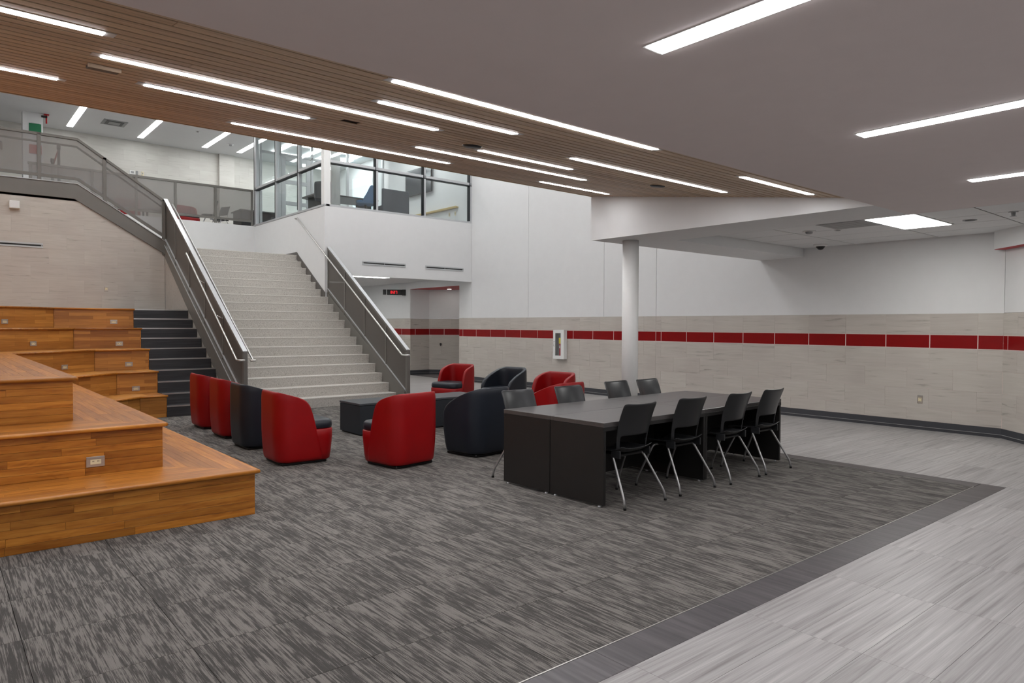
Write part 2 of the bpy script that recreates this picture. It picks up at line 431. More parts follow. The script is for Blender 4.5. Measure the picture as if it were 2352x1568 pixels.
# ================================================================ WALL TILES
def tile_wall(parent, ox, oy, ang, length, courses, first=0.0, tl=0.645, th=0.012, clip=None, mat='tile', gap=0.0008):
    """tiles on a wall line starting at (ox,oy) running at ang; face towards the left-hand normal side"""
    d = Vector((math.cos(ang), math.sin(ang))); nrm = Vector((-d.y, d.x))
    for ci, (z0, z1, off, red) in enumerate(courses):
        s = -off
        while s < length-0.01:
            a = max(s, 0.0); b = min(s+tl, length); s += tl
            if b-a < 0.03: continue
            g = 0.007 if red else gap
            m = M['tile_red'] if red else M[mat]
            if clip:
                poly = clip(a+g, b-g, z0+g, z1-g)
                if poly is None: continue
                if poly != 'full':
                    vprism('tile', poly[0], poly[1], poly[2], poly[3], m, parent); continue
            me = box_mesh('tile', b-a-2*g, th, z1-z0-2*g, m, 0.0006)
            c = d*((a+b)/2)+nrm*(th/2)
            link('tile', me, parent, (ox+c.x, oy+c.y, (z0+z1)/2), ang)
COURSES = [(0.14, 0.33, 0.0, 0), (0.33, 0.645, 0.32, 0), (0.645, 0.96, 0.0, 0), (0.96, 1.278, 0.32, 0), (1.278, 1.49, 0.10, 1), (1.49, 1.812, 0.32, 0)]
def baseboard(name, x0, y0, ang, length):
    d = Vector((math.cos(ang), math.sin(ang))); nrm = Vector((-d.y, d.x)); c = d*(length/2)
    o = link(name, box_mesh(name, length, 0.014, 0.14, M['base_dark'], 0.002), None, (x0+c.x+nrm.x*.007, y0+c.y+nrm.y*.007, 0.07), ang); struct(o)
    q = box_mesh('cove_line', length, 0.02, 0.006, M['vent_grey']); cvo = link('cove_line', q, o); cvo.location = (0, 0.006, -0.022)
    return o

# long wall (east): body set behind, painted panels above, tiles below
wr = struct(box('wall_right', XW+.003, XW+.2, 3.1, 16.55, 0, 1.812, M['grout_light']))
edges = [3.1, 9.37, 10.87, 13.5, 15.95]
for a, b in zip(edges, edges[1:]):
    box('wall_panel', XW+.004, XW+.2, a+.004, b-.004, 1.816, ZT, M['white'], wr, 0.002)
box('wall_panel', XW+.004, XW+.2, 15.952, 16.55, 1.816, ZT, M['white'], wr)
box('wall_panel', XW+.004, XW+.2, 16.55, 24.6, 2.76, ZT, M['white'], wr)
box('tile_cap', XW-.002, XW+.01, 3.1, 16.55, 1.811, 1.818, M['white'], wr)
# tiles: run from y=16.55 towards y=3.1 so that the left-hand normal faces -x
tile_wall(wr, XW+.012, 3.1, PI/2, 6.27, [(z0, z1, (0.32 if not r else 0.32)*(1 if o else 0)+(-0.0), r) for (z0, z1, o, r) in COURSES])
tile_wall(wr, XW+.012, 9.37, PI/2, 7.18, [(z0, z1, o, r) for (z0, z1, o, r) in COURSES])
baseboard('baseboard_right', XW+.0, 3.1, PI/2, 13.45)
# angled return beside the frame's right edge, with a shallow header
wc = struct(empty('wall_corner'))
L = 1.3; ang = math.radians(45); ox, oy = XW-L*math.cos(ang), 3.1-L*math.sin(ang)
link('wall_body', box_mesh('wall_body', L, .18, 1.812, M['grout_light']), wc, (ox+math.cos(ang)*L/2+.0569, oy+math.sin(ang)*L/2-.0569, .906), ang)
link('wall_panel', box_mesh('wall_panel', L, .185, ZG+.16-1.816, M['white']), wc, (ox+math.cos(ang)*L/2+.0654, oy+math.sin(ang)*L/2-.0654, (ZG+.16+1.816)/2), ang)
tile_wall(wc, ox, oy, ang, L, COURSES)
link('header', box_mesh('header', L-.01, .16, .262, M['white']), wc, (ox+math.cos(ang)*L/2-.06, oy+math.sin(ang)*L/2+.06, 2.858), ang)
link('header_soffit', box_mesh('header_soffit', L-.02, .15, .006, M['red_paint']), wc, (ox+math.cos(ang)*L/2-.06, oy+math.sin(ang)*L/2+.06, 2.724), ang)
baseboard('baseboard_corner', ox-.0, oy+.0, ang, L)

# far part of the long wall beyond the alcove, under the bridge
wf = struct(box('wall_far', XW+.003, XW+.2, 19.275, 23.2, 0, 1.812, M['grout_light']))
box('wall_panel', XW+.004, XW+.2, 19.275, 23.2, 1.816, 2.76, M['white'], wf)
tile_wall(wf, XW+.012, 19.23, PI/2, 3.9, COURSES)
baseboard('baseboard_far', XW, 19.23, PI/2, 3.9)
wb = struct(box('wall_back', 4.2, 14.4, 23.2, 23.35, 0, 4.3, M['white']))
# alcove
wa = struct(empty('wall_alcove'))
box('wall_body', XW+.01, 12.75, 19.253, 19.4, 0, 1.812, M['grout_light'], wa)
box('wall_panel', XW+.01, 12.75, 19.254, 19.4, 1.816, 2.78, M['white'], wa)
tile_wall(wa, 12.62, 19.262, PI, 0.74, COURSES)
aa = math.atan2(19.25-18.0, 12.61-13.75); la = math.hypot(1.25, 1.14)
for nm, z0, z1, m, off in (('wall_body', 0, 1.812, 'grout_light', .003), ('wall_panel', 1.816, 2.78, 'white', .004)):
    nx, ny = -math.sin(aa), math.cos(aa)
    cxx, cyy = (12.61+13.75)/2, (19.25+18.0)/2
    link(nm, box_mesh(nm, la, .12, z1-z0, M[m]), wa, (cxx-nx*(.06+off), cyy-ny*(.06+off), (z0+z1)/2), aa)
tile_wall(wa, 13.75-(-math.sin(aa))*.012, 18.0-math.cos(aa)*.012, aa, la, COURSES)
box('wall_panel', 13.75, 13.9, 16.3, 18.1, 0, 2.78, M['white'], wa)
box('wall_panel', 12.08, 13.9, 16.4, 16.55, 0, 2.78, M['white'], wa)
box('alcove_soffit', 12.08, 13.9, 16.4, 19.4, 2.76, 2.8, M['red_paint'], wa)
box('alcove_reveal', XW+.006, XW+.2, 16.548, 19.25, 2.752, 2.762, M['red_paint'], wa)
baseboard('baseboard_alcove', 12.61, 19.25, PI, 0.73)
baseboard('baseboard_alcove_angled', 13.75, 18.0, aa, la)

# ================================================================ BRIDGE WALLS round the stair
br = struct(empty('wall_bridge'))
box('wall_face', 7.54, XW, 15.95, 16.07, 2.84, ZU-.02, M['white'], br)
box('bridge_slab', 7.54, XW, 16.07, 23.2, 4.1, ZU-.03, M['white'], br)
ws = struct(empty('wall_stair'))
box('wall_face', 7.42, 7.54, 15.95, 20.7, 0, ZU-.02, M['white'], ws)
wl = struct(empty('wall_landing'))
box('wall_face', 2.2, 7.42, 20.7, 20.85, 2.6, ZU-.02, M['white'], wl)
cu = struct(empty('ceiling_bridge'))
box('ceiling_board', 7.54, XW, 16.07, 23.2, 2.99, 3.05, M['white_trim'], cu)
for i in range(7):
    for j in range(6):
        x0 = 7.56+.655*i; y0 = 16.09+1.25*j; x1 = min(x0+.65, XW-.01)
        if x1-x0 < .1 or y0 > 23: continue
        if j == 1 and i in (2, 3): continue
        box('ceiling_tile', x0, x1, y0, min(y0+1.243, 23.19), 2.965, 2.99, M['white'], cu)
# upper floor
struct(box('floor_upper', -6, 7.42, 20.85, 24.6, ZU-.4, ZU-.0, M['plank_light']))
struct(box('floor_upper_left', -6, 2.5, 17.6, 20.85, ZU-.28, ZU, M['plank_light']))
struct(box('floor_room', 7.42, XW, 16.07, 24.6, ZU-.03, ZU-.0, M['plank_light']))
wup = struct(box('wall_upper', -6, XW, 24.5, 24.6, ZU, ZT, M['tile_up']))
tile_wall(wup, 8.9, 24.509, PI, 6.4, [(ZU+.315*i, ZU+.315*(i+1), .32 if i % 2 else 0, 0) for i in range(9)], mat='tile_up')
struct(box('trim_pilaster', 7.56, 8.06, 24.38, 24.5, ZU, ZT, M['tile_up'], None, 0.004))
struct(box('ceiling_upper', -6, XW+.2, 6.98, 24.6, ZT, ZT+.15, M['white']))
struct(box('wall_atrium', -6, XW+.2, 6.98, 7.1, 3.52, ZT, M['white']))
struct(box('wall_left', -6.15, -6, -8, 24.6, 0, ZT, M['white']))
struct(box('wall_front', -6, 14.5, -8.15, -8, 0, 3.0, M['white']))
struct(box('wall_side', 14.35, 14.5, -8, 3.1, 0, 3.0, M['white']))

# ================================================================ LOW GREY CEILING with the beam
cg = struct(empty('ceiling'))
box('ceiling_plane', -6, 8.22, -8, 3.05, ZG, ZG+.06, M['grey_ceiling'], cg)
box('ceiling_plane', 8.22, 14.5, -8, -1.5, ZG, ZG+.06, M['grey_ceiling'], cg)
box('beam_soffit', 7.345, 8.22, 3.05, 6.96, ZG, ZG+.03, M['white'], cg)
box('beam_fascia', 7.345, 7.45, 3.05, 6.979, ZG+.03, 3.52, M['white'], cg)
box('beam_fascia', 7.45, XW, 6.9, 6.979, ZG+.03, 3.52, M['white'], cg)
box('beam_soffit', 8.22, XW, 6.12, 6.96, ZG, ZG+.03, M['white'], cg)
box('beam_side', 8.22, XW, 6.12, 6.2, ZG+.03, 3.0, M['white'], cg)
box('recess_side', 8.14, 8.22, -1.5, 6.12, ZG+.06, 3.0, M['white'], cg)
ct = struct(empty('ceiling_tiled'))
box('ceiling_board', 8.2, 14.5, -1.5, 6.9, 3.012, 3.06, M['white_trim'], ct)
xs = [8.22, 8.58, 9.24, 9.9, 10.55, 11.2, 11.87, 12.5]
ysl = [6.12, 5.22, 3.97, 2.73, 1.48, 0.23, -1.02]
for i in range(len(xs)-1):
    for j in range(len(ysl)-1):
        x0, x1, y1, y0 = xs[i], xs[i+1], ysl[j], ysl[j+1]
        if xs[i] in (9.24, 9.9) and ysl[j] == 3.97: y1 = 3.34
        if xs[i] == 9.24 and ysl[j] == 5.22: y0 = 4.6
        if y1 <= 3.1 and x0 > 11.7: pass
        box('ceiling_tile', x0+.009, x1-.009, y0+.009, y1-.009, 2.985, 2.989, M['white'], ct, 0.001)
for xx in xs[1:-1]: box('ceiling_grid', xx-.012, xx+.012, -1.4, 6.12, 2.9895, 3.01, M['grid_line'], ct)
for yy in ysl[1:-1]: box('ceiling_grid', 8.22, 12.5, yy-.012, yy+.012, 2.9895, 3.01, M['grid_line'], ct)

# ================================================================ SLATTED CEILING
cs = struct(empty('ceiling_slatted'))
me = raw('backing', [(-4.5, 3.05, wz(3.05)+.013), (7.345, 3.05, wz(3.05)+.013), (7.345, 6.97, wz(6.97)+.013), (-4.5, 6.97, wz(6.97)+.013),
     (-4.5, 3.05, wz(3.05)+.07), (7.345, 3.05, wz(3.05)+.07), (7.345, 6.97, wz(6.97)+.07), (-4.5, 6.97, wz(6.97)+.07)],
     [(0, 1, 2, 3), (4, 7, 6, 5), (0, 4, 5, 1), (1, 5, 6, 2), (2, 6, 7, 3), (3, 7, 4, 0)], M['slat_back'])
link('backing', outward(me), cs)
sa = math.atan(WS); SP = 0.1055; ns = 0
yy = 3.07
while yy < 6.93:
    cuts = sorted([-4.5, 7.343]+[random.uniform(-3.5, 6.8) for _ in range(2)]+([random.uniform(-1, 5)] if random.random() < .5 else []))
    for a, b in zip(cuts, cuts[1:]):
        if b-a < .3: continue
        sm = box_mesh('slat', round(b-a-.002, 4), 0.086, 0.008, M['slat'], 0.002)
        o = link('slat', sm, cs, ((a+b)/2, yy+.043, wz(yy+.043)+.004)); o.rotation_euler = (sa, 0, 0)
    yy += SP
box('slat_edge_trim', -4.5, 7.343, 6.955, 6.975, wz(6.95)-.004, wz(6.97)+.3, M['slat'], cs)

def lin_lamp_slat(x0, x1, y, label):
    o = empty('ceiling_lamp', ((x0+x1)/2, y, wz(y))); o.rotation_euler = (sa, 0, 0); l = x1-x0
    box('housing', -l/2-.05, l/2+.05, -.048, .048, -.002, .04, M['alu'], o)
    box('diffuser', -l/2, l/2, -.036, .036, -.006, -.002, M['lamp_wood'], o)
    return tag(o, label, 'ceiling light', 'linear lamps in the slatted wood ceiling')
WL = [(-1.9, 0.68, 3.965, 'linear lamp at the left frame edge, nearest the camera on the wood slats'),
      (0.767, 3.04, 4.55, 'long linear lamp in the wood slats right of the black slot fitting near the left'),
      (1.135, 2.293, 5.225, 'short linear lamp above the glass guard, third row of the wood slats'),
      (-1.3, 0.70, 5.74, 'short linear lamp at the left frame edge, lower of the two there'),
      (2.065, 4.365, 6.29, 'long linear lamp on the far edge of the wood slats above the glazed room'),
      (2.256, 3.397, 4.02, 'short linear lamp just behind the longest strip beside the grey ceiling'),
      (1.998, 4.279, 3.40, 'brightest long linear lamp along the grey ceiling edge of the wood slats'),
      (3.526, 5.769, 5.59, 'long linear lamp in the wood slats above the upstairs television'),
      (3.861, 5.018, 5.06, 'short linear lamp right of the round black disc in the wood slats'),
      (4.46, 6.866, 4.47, 'long linear lamp in the wood slats ending near the white fascia'),
      (5.837, 7.043, 6.395, 'short linear lamp at the far left corner of the slats above the fascia'),
      (5.764, 7.049, 3.563, 'short linear lamp at the narrow far tip of the wood slats')]
for x0, x1, y, lb in WL: lin_lamp_slat(x0, x1, y, lb)
for i, (x0, x1, y) in enumerate(((-3.9, -2.6, 4.6), (-4.0, -2.4, 5.9))): lin_lamp_slat(x0, x1, y, 'unseen linear lamp added in the wood slats beyond the left frame edge')  # out of view, added for their light on the left side
for x, y, nm, lb in ((0.838, 4.917, 'slot', 'small black slot fitting in the slats left of the longest lamp row'), (3.641, 4.883, 'disc', 'round black disc fitting in the middle of the wood slats'), (6.252, 4.927, 'disc', 'round black disc fitting in the slats near the white fascia')):
    o = empty('ceiling_fitting', (x, y, wz(y))); o.rotation_euler = (sa, 0, 0)
    if nm == 'slot':
        box('cover', -.085, .085, -.05, .05, -.02, 0, M['black'], o, .004); box('trim', -.09, .09, -.056, -.05, -.022, 0, M['slat'], o)
    else:
        lathe('cover', [(.085, 0), (.085, -.012), (.07, -.02)], M['black'], o); lathe('rim', [(.092, 0), (.092, -.006)], M['slat'], o)
    tag(o, lb, 'ceiling fitting')

def lin_lamp_grey(x, y0, y1, z, label, grp, mat='lamp_grey', wd=.055, cat='ceiling light'):
    o = empty('ceiling_lamp', (x, (y0+y1)/2, z)); l = abs(y1-y0)
    box('housing', -wd-.012, wd+.012, -l/2-.015, l/2+.015, -.003, .03, M['white_trim'], o)
    box('diffuser', -wd, wd, -l/2, l/2, -.007, -.003, M[mat], o)
    return tag(o, label, cat, grp)
gl = 'linear lamps in the smooth grey ceiling'
lin_lamp_grey(2.49, -.42, 1.985, ZG, 'wide linear lamp nearest the camera in the smooth grey ceiling', gl)
lin_lamp_grey(4.6, -.42, 2.0, ZG, 'linear lamp at the right frame edge, middle of the three on the grey ceiling', gl)
lin_lamp_grey(6.7, -.42, 2.01, ZG, 'farthest linear lamp at the right frame edge in the grey ceiling', gl)
for x in (-1.7, .4): lin_lamp_grey(x, -.42, 2.0, ZG, 'unseen linear lamp added in the grey ceiling behind the camera', gl)  # unseen lamps added to light the room from behind
for x in (.4, 4.6): lin_lamp_grey(x, -5.4, -3.0, ZG, 'unseen linear lamp added in the grey ceiling behind the camera', gl)  # second added row, also unseen
gu = 'linear lamps in the upper hall ceiling'
lin_lamp_grey(3.207, 21.53, 23.93, ZT, 'leftmost of three slanting lamps above the upper walkway', gu, 'lamp_up', .08)
lin_lamp_grey(5.065, 21.53, 23.93, ZT, 'middle one of three slanting lamps above the upper walkway', gu, 'lamp_up', .08)
lin_lamp_grey(6.93, 21.5, 23.85, ZT, 'rightmost of three slanting lamps above the upper walkway', gu, 'lamp_up', .08)
lin_lamp_grey(8.02, 21.4, 23.8, ZT, 'slanting lamp seen through the first tall pane of the glazed room', gu, 'lamp_up', .08)
for x in (-3.5, -1.2, 1.1, 3.2, 5.07, 6.93, 8.8, 10.6):  # unseen lamps added to brighten the stair hall
    for y in (9.0, 13.2): lin_lamp_grey(x, y, y+2.4, ZT, 'unseen linear lamp added in the stair hall ceiling', gu, 'lamp_hall_unseen', .08)
for x in (-1.2, 1.1, 3.2, 5.07): lin_lamp_grey(x, 17.4, 19.8, ZT, 'unseen linear lamp added in the stair hall ceiling', gu, 'lamp_hall_unseen', .08)  # more added hall lamps, out of sight
# ring lamps of the upstairs room, two seen through its glazing
def ring(x0, x1, y0, y1, lb):
    o = empty('ring_lamp', ((x0+x1)/2, (y0+y1)/2, ZT)); a, b = (x1-x0)/2, (y1-y0)/2; t = .11
    for (p, q, r, s) in ((-a, a, -b, -b+t), (-a, a, b-t, b), (-a, -a+t, -b+t, b-t), (a-t, a, -b+t, b-t)):
        box('diffuser', p, q, r, s, -.05, -.001, M['lamp_up'], o)
    tag(o, lb, 'ceiling light', 'rectangular ring lamps in the upstairs room')
ring(8.82, 9.95, 21.4, 23.05, 'rectangular ring lamp seen through the panes left of the white corner post')
ring(10.45, 11.3, 21.4, 23.0, 'rectangular ring lamp seen through the panes right of the round column')
ring(10.3, 11.4, 17.2, 19.2, 'unseen rectangular ring lamp added to light the glazed room near the television')  # added lamp, hidden above the slat edge, lights the room
def troffer(x0, x1, y0, y1, z, lb):
    o = empty('panel_lamp', ((x0+x1)/2, (y0+y1)/2, z)); a, b = (x1-x0)/2, (y1-y0)/2
    box('frame', -a, a, -b, b, -.002, .02, M['white_trim'], o); box('diffuser', -a+.015, a-.015, -b+.015, b-.015, -.006, -.002, M['lamp_square'], o)
    return tag(o, lb, 'ceiling light', 'panel lamps in the tiled ceilings')
troffer(9.25, 10.55, 3.36, 3.97, 2.985, 'bright rectangular panel lamp in the tiled ceiling above the right wall')
troffer(9.25, 10.55, -.4, .21, 2.985, 'rectangular panel lamp in the tiled ceiling right of the frame')
troffer(8.95, 10.2, 17.34, 17.95, 2.965, 'panel lamp in the ceiling under the bridge behind the stair rail')
troffer(8.95, 10.2, 20.4, 21.0, 2.965, 'panel lamp under the bridge hidden behind the bulkhead')
o = empty('downlight', (12.75, 18.3, 2.76)); lathe('trim', [(.09, 0), (.09, -.006), (.07, -.008)], M['white_trim'], o); lathe('lens', [(.06, -.004), (.06, -.012)], M['lamp_small'], o)
tag(o, 'small round downlight in the red soffit of the alcove', 'ceiling light')

# column
o = empty('column', (7.79, 6.61, 0)); lathe('shaft', [(.117, 0.0), (.117, ZG)], M['white_trim'], o, seg=40); lathe('collar', [(.13, 0), (.13, .02), (.118, .025)], M['white_trim'], o, seg=40)
tag(o, 'round white structural column behind the black tables', 'column')

# ================================================================ TIERED OAK SEATING
XR = lambda k: 2.09-.57*(k-1)
YF = lambda k: 5.85+.60*(k-1)
YB = lambda k: 12.93+.62*(k-1)
XK = lambda k: 2.70-.23*(k-1)
T37 = math.tan(math.radians(37))
YC = lambda k: YB(k)-(XK(k)-XR(k))*T37
XL = -4.2
seat = empty('tiered_seating', (0, 0, 0))
tag(seat, 'honey oak amphitheatre steps wrapping the left side of the hall', 'tiered seating')
for k in range(1, 6):
    z0, z1 = H*(k-1), H*k
    poly = [(XL, YF(k)+.02), (XR(k)-.02, YF(k)+.02), (XR(k)-.02, YC(k)+.01), (XK(k), YB(k)+.02), (3.09, YB(k)+.02), (3.09, 17.6), (XL, 17.6)]
    prism('tier_body', poly, z0, z1-.02, M['oak_panel'], seat)
    # front riser boards
    if k <= 3:
        hs = (H-.03)/6.0
        for r in range(6):
            zz = z0+r*hs; x = -.9-random.random()*.4
            box('riser_plank', XL, x-.001, YF(k), YF(k)+.02, zz+.0008, zz+hs-.0008, M['oak'], seat)
            while x < XR(k)-.01:
                x2 = x+random.uniform(.55, 1.25)
                if XR(k)-x2 < .35: x2 = XR(k)
                box('riser_plank', x+.0005, x2-.0005, YF(k), YF(k)+.02, zz+.0008, zz+hs-.0008, M['oak'], seat, .0008); x = x2
        # tread boards along the front, mitred at the corner
        nb = 8; tw = .60/nb; tm = .57/.60
        for r in range(nb):
            ya, yb = YF(k)-.0+r*tw, YF(k)+(r+1)*tw
            xe0, xe1 = XR(k)-(ya-YF(k))*tm, XR(k)-(yb-YF(k))*tm
            x = -1.0-random.random()*.5; box('tread_plank', XL, x-.001, ya+.0006, yb-.0006, z1-.02, z1, M['oak'], seat)
            while x < xe0-.02:
                x2 = x+random.uniform(.7, 1.4)
                if xe0-x2 < .45:
                    prism('tread_plank', [(x+.0005, ya+.0006), (xe0-.0006, ya+.0006), (xe1-.0006, yb-.0006), (x+.0005, yb-.0006)], z1-.02, z1, M['oak'], seat); break
                box('tread_plank', x+.0005, x2-.0005, ya+.0006, yb-.0006, z1-.02, z1, M['oak'], seat, .0006); x = x2
        # tread boards along the side
        nb = 7; tw = .57/nb
        for r in range(nb):
            xb, xa = XR(k)-r*tw, XR(k)-(r+1)*tw
            yb0, ya0 = YF(k)+r*tw/tm, YF(k)+(r+1)*tw/tm
            y2 = max(ya0, yb0)+random.uniform(.5, 1.1)
            prism('tread_plank', [(xa+.0006, ya0+.0006), (xb-.0006, yb0+.0006), (xb-.0006, y2-.0005), (xa+.0006, y2-.0005)], z1-.02, z1, M['oak_side'], seat)
            y = y2
            while y < YC(k)-.02:
                y3 = y+random.uniform(.8, 1.6)
                if YC(k)-y3 < .5: y3 = YC(k)-.0
                box('tread_plank', xa+.0006, xb-.0006, y+.0005, y3-.0005, z1-.02, z1, M['oak_side'], seat, .0006); y = y3
        # rear part of the tread
        prism('tread_board', [(XL, YF(k)+.6), (XR(k)-.57, YF(k)+.6), (XR(k)-.57, YC(k)), (XR(k), YC(k)), (XK(k), YB(k)), (3.1, YB(k)), (3.1, 17.6), (XL, 17.6)], z1-.02, z1-.0005, M['oak_panel'], seat)
    else:
        box('riser_board', XL, XR(k), YF(k), YF(k)+.02, z0, z1-.03, M['oak_panel'], seat)
        prism('tread_board', [(XL, YF(k)), (XR(k), YF(k)), (XR(k), YC(k)), (XK(k), YB(k)), (3.1, YB(k)), (3.1, 17.6), (XL, 17.6)], z1-.02, z1-.0005, M['oak_panel'], seat)
    # side face, chamfer panel, rear panel
    box('riser_board', XR(k)-.02, XR(k), YF(k)+.02, YC(k), z0, z1-.03, M['oak_side'], seat)
    lc = math.hypot(XK(k)-XR(k), YB(k)-YC(k)); ac = math.atan2(YB(k)-YC(k), XK(k)-XR(k))
    cxx, cyy = (XK(k)+XR(k))/2-math.sin(ac)*.01, (YB(k)+YC(k))/2+math.cos(ac)*.01
    link('riser_board', box_mesh('riser_board', round(lc-.003, 3), .02, H-.032, M['oak_panel'], .001), seat, (cxx, cyy, (z0+z1-.03)/2), ac)
    box('riser_board', XK(k)+.003, 3.1, YB(k), YB(k)+.02, z0+.001, z1-.031, M['oak_panel'], seat, .001)
    box('end_board', 3.1, 3.115, YB(k)+.0, YB(k)+.64 if k < 5 else 17.6, z0, z1-.01, M['oak_side'], seat)
    # rounded nosing: front, side, chamfer, rear
    zn = z1-.017
    pts = [(XL, YF(k)-.022, zn), (XR(k)+.022, YF(k)-.022, zn), (XR(k)+.022, YC(k)-.01, zn), (XK(k)+.004, YB(k)-.022, zn), (3.13, YB(k)-.022, zn)]
    for a, b in zip(pts, pts[1:]):
        tube('nosing', [a, b], .0175, M['oak' if a[0] != b[0] else 'oak_side'], seat, 10)
    # fillet strip joining nosing and tread
    for a, b in zip(pts, pts[1:]):
        av, bv = Vector(a), Vector(b); d = (bv-av); ln = d.length; mid = (av+bv)/2
        nx = Vector((-d.y, d.x, 0)).normalized()*.011
        link('nosing_strip', box_mesh('nosing_strip', round(ln, 4), .024, .034, M['oak' if a[0] != b[0] else 'oak_side']), seat, (mid.x+nx.x, mid.y+nx.y, zn), math.atan2(d.y, d.x))

def outlet(loc, rz, label, wide=True, group=None, s=1.0):
    """plate facing local -y"""
    o = empty('power_outlet', loc, rz); a, b = (.062*s, .040*s) if wide else (.040*s, .062*s)
    cp = box('cover_plate', -a, a, -.006, 0, -b, b, M['plate'], o, .002)
    box('plate_bevel', -a+.002, a-.002, -.0085, -.006, b-.016, b-.002, M['stainless'], cp, .001)
    rc = box('receptacle', -a*.58, a*.58, -.009, -.006, -b*.5, b*.42, M['ivory'], o, .001)
    for dx in ((-.02, -.012, .014, .022) if wide else (-.008, .008)):
        for dz in ((.004,) if wide else (-.022, .02)):
            box('slot', dx*s-.0015, dx*s+.0015, -.0095, -.009, dz*s-.006, dz*s+.005, M['black'], rc)
    return tag(o, label, 'power outlet', group)
go = 'power outlets in the oak risers'
ca = math.radians(37)
outlet((1.02, YF(2)-.001, .485), 0, 'large outlet in the nearest visible oak riser at the left', True, go, 1.05)
outlet((1.0, 14.82-.004, 1.63), ca, 'outlet in the top oak row at the left frame edge', True, go)
outlet((2.767, YB(5)-.001, 1.636), 0, 'outlet in the top oak row beside the dark steps', True, go)
outlet((1.355, 14.292, 1.255), ca, 'left outlet in the second oak row from the top', True, go)
outlet((2.746, YB(4)-.001, 1.225), 0, 'right outlet in the second oak row from the top', True, go)
outlet((1.74, 13.789, .865), ca, 'outlet in the middle oak row half hidden by the near tier', True, go)
outlet((2.783, YB(3)-.001, .865), 0, 'right outlet in the middle oak row', True, go)
outlet((2.767, YB(2)-.001, .466), 0, 'outlet in the second lowest oak row beside the dark steps', True, go)

# dark steps beside the tiers
st = empty('side_steps', (0, 0, 0)); tag(st, 'narrow charcoal steps with silver nosings between oak tiers and stair', 'steps')
for k in range(1, 11):
    y0 = 12.93+.31*(k-1)-.01*(k % 2); z1 = RIS*k
    y1 = 12.93+.31*k if k < 10 else 17.6
    sp = prism('step', [(3.117, y0), (4.21, y0), (4.21, y1+.02), (3.117, y1+.02)], 0 if k == 1 else z1-RIS-.02, z1-.004, M['step_dark'], st)
    box('nosing', 3.117, 4.21, y0-.006, y0+.03, z1-.006, z1+.002, M['stainless'], sp)
    box('nosing_lip', 3.117, 4.21, y0-.006, y0-.001, z1-.02, z1-.006, M['stainless'], sp)

# ================================================================ MAIN STAIR
ms = empty('staircase', (0, 0, 0)); tag(ms, 'wide pale terrazzo staircase with grey steel stringers climbing to the landing', 'staircase')
for k in range(1, 19):
    y0, z1 = nose(k); y1 = nose(k+1)[0] if k < 18 else 20.7
    x1 = 7.46 if y0 < 15.9 else 7.42
    vs = [(y0+.012, z1-RIS), (y0, z1-.035), (y0-.004, z1-.012), (y0, z1), (y1+.04, z1), (y1+.04, z1-.05), (y0+.06, z1-.05), (y0+.06, z1-RIS-(.0 if k == 1 else .03))]
    td = vprism('tread', vs, 4.3, x1, 'x', M['terrazzo'], ms)
    box('nosing_line', 4.3, x1, y0+.004, y0+.012, z1-.0005, z1+.0015, M['white_trim'], td)
def zline(y): return RIS+(y-Y1)*RIS/TRD
def stringer(x0, x1, ya, yb, up, dn, nm='stringer', end_h=0.0):
    vprism(nm, [(ya, max(0.0, zline(ya)-dn)), (ya, zline(ya)+up), (yb, zline(yb)+up), (yb, zline(yb)-dn), (Y1+.15, 0)], x0, x1, 'x', M['steel_paint'], ms)
vprism('stringer', [(12.3, 0), (12.3, .21), (17.62, zline(17.62)+.02), (17.62, zline(17.62)-.24), (12.85, 0)], 4.21, 4.3, 'x', M['steel_paint'], ms)
vprism('stringer', [(12.3, 0), (12.3, .23), (15.93, zline(15.93)+.06), (15.93, zline(15.93)-.24), (12.85, 0)], 7.46, 7.54, 'x', M['steel_paint'], ms)
vprism('skirt_board', [(15.93, zline(15.93)-.2), (15.93, zline(15.93)+.06), (17.45, zline(17.45)+.06), (17.62, 3.5), (20.69, 3.5), (20.69, 3.42), (17.6, 3.3)], 7.405, 7.42, 'x', M['steel_dark'], ms)
vprism('ledge', [(12.25, zline(12.25)+.155), (12.25, zline(12.25)+.175), (17.62, zline(17.62)+.045), (17.62, zline(17.62)+.02)], 4.2, 4.215, 'x', M['alu'], ms)
# beige wall under the flight
wu = struct(vprism('wall_under_stair', [(12.95, 0), (12.95, max(0, zline(12.95)-.2)), (17.6, zline(17.6)-.22), (17.6, 0)], 4.225, 4.29, 'x', M['tile']))
# landing slab and upper flight
box('landing_slab', 4.2, 7.42, 17.72, 20.7, 3.2, 3.37, M['steel_dark'], ms)
uf = empty('upper_flight', (0, 0, 0)); tag(uf, 'short upper stair flight with grey steel stringer rising left to the walkway', 'staircase')
for k in range(1, 7):
    x1 = 4.2-.29*(k-1); z = 3.42+RIS*k*(ZU-3.42)/(6*RIS)
    box('tread', x1-.32, x1, 17.7, 20.68, z-.05, z, M['terrazzo'], uf); box('riser', x1-.03, x1, 17.7, 20.68, z-.19, z-.05, M['terrazzo'], uf)
vprism('stringer', [(-5.8, 4.27), (-5.8, 4.55), (2.49, 4.605), (4.24, 3.50), (4.24, 3.21), (2.43, 4.285)], 17.56, 17.64, 'y', M['steel_paint'], uf)
vprism('stringer_cap', [(-5.8, 4.55), (-5.8, 4.565), (2.49, 4.62), (4.24, 3.515), (4.24, 3.50), (2.49, 4.605)], 17.54, 17.66, 'y', M['alu'], uf)

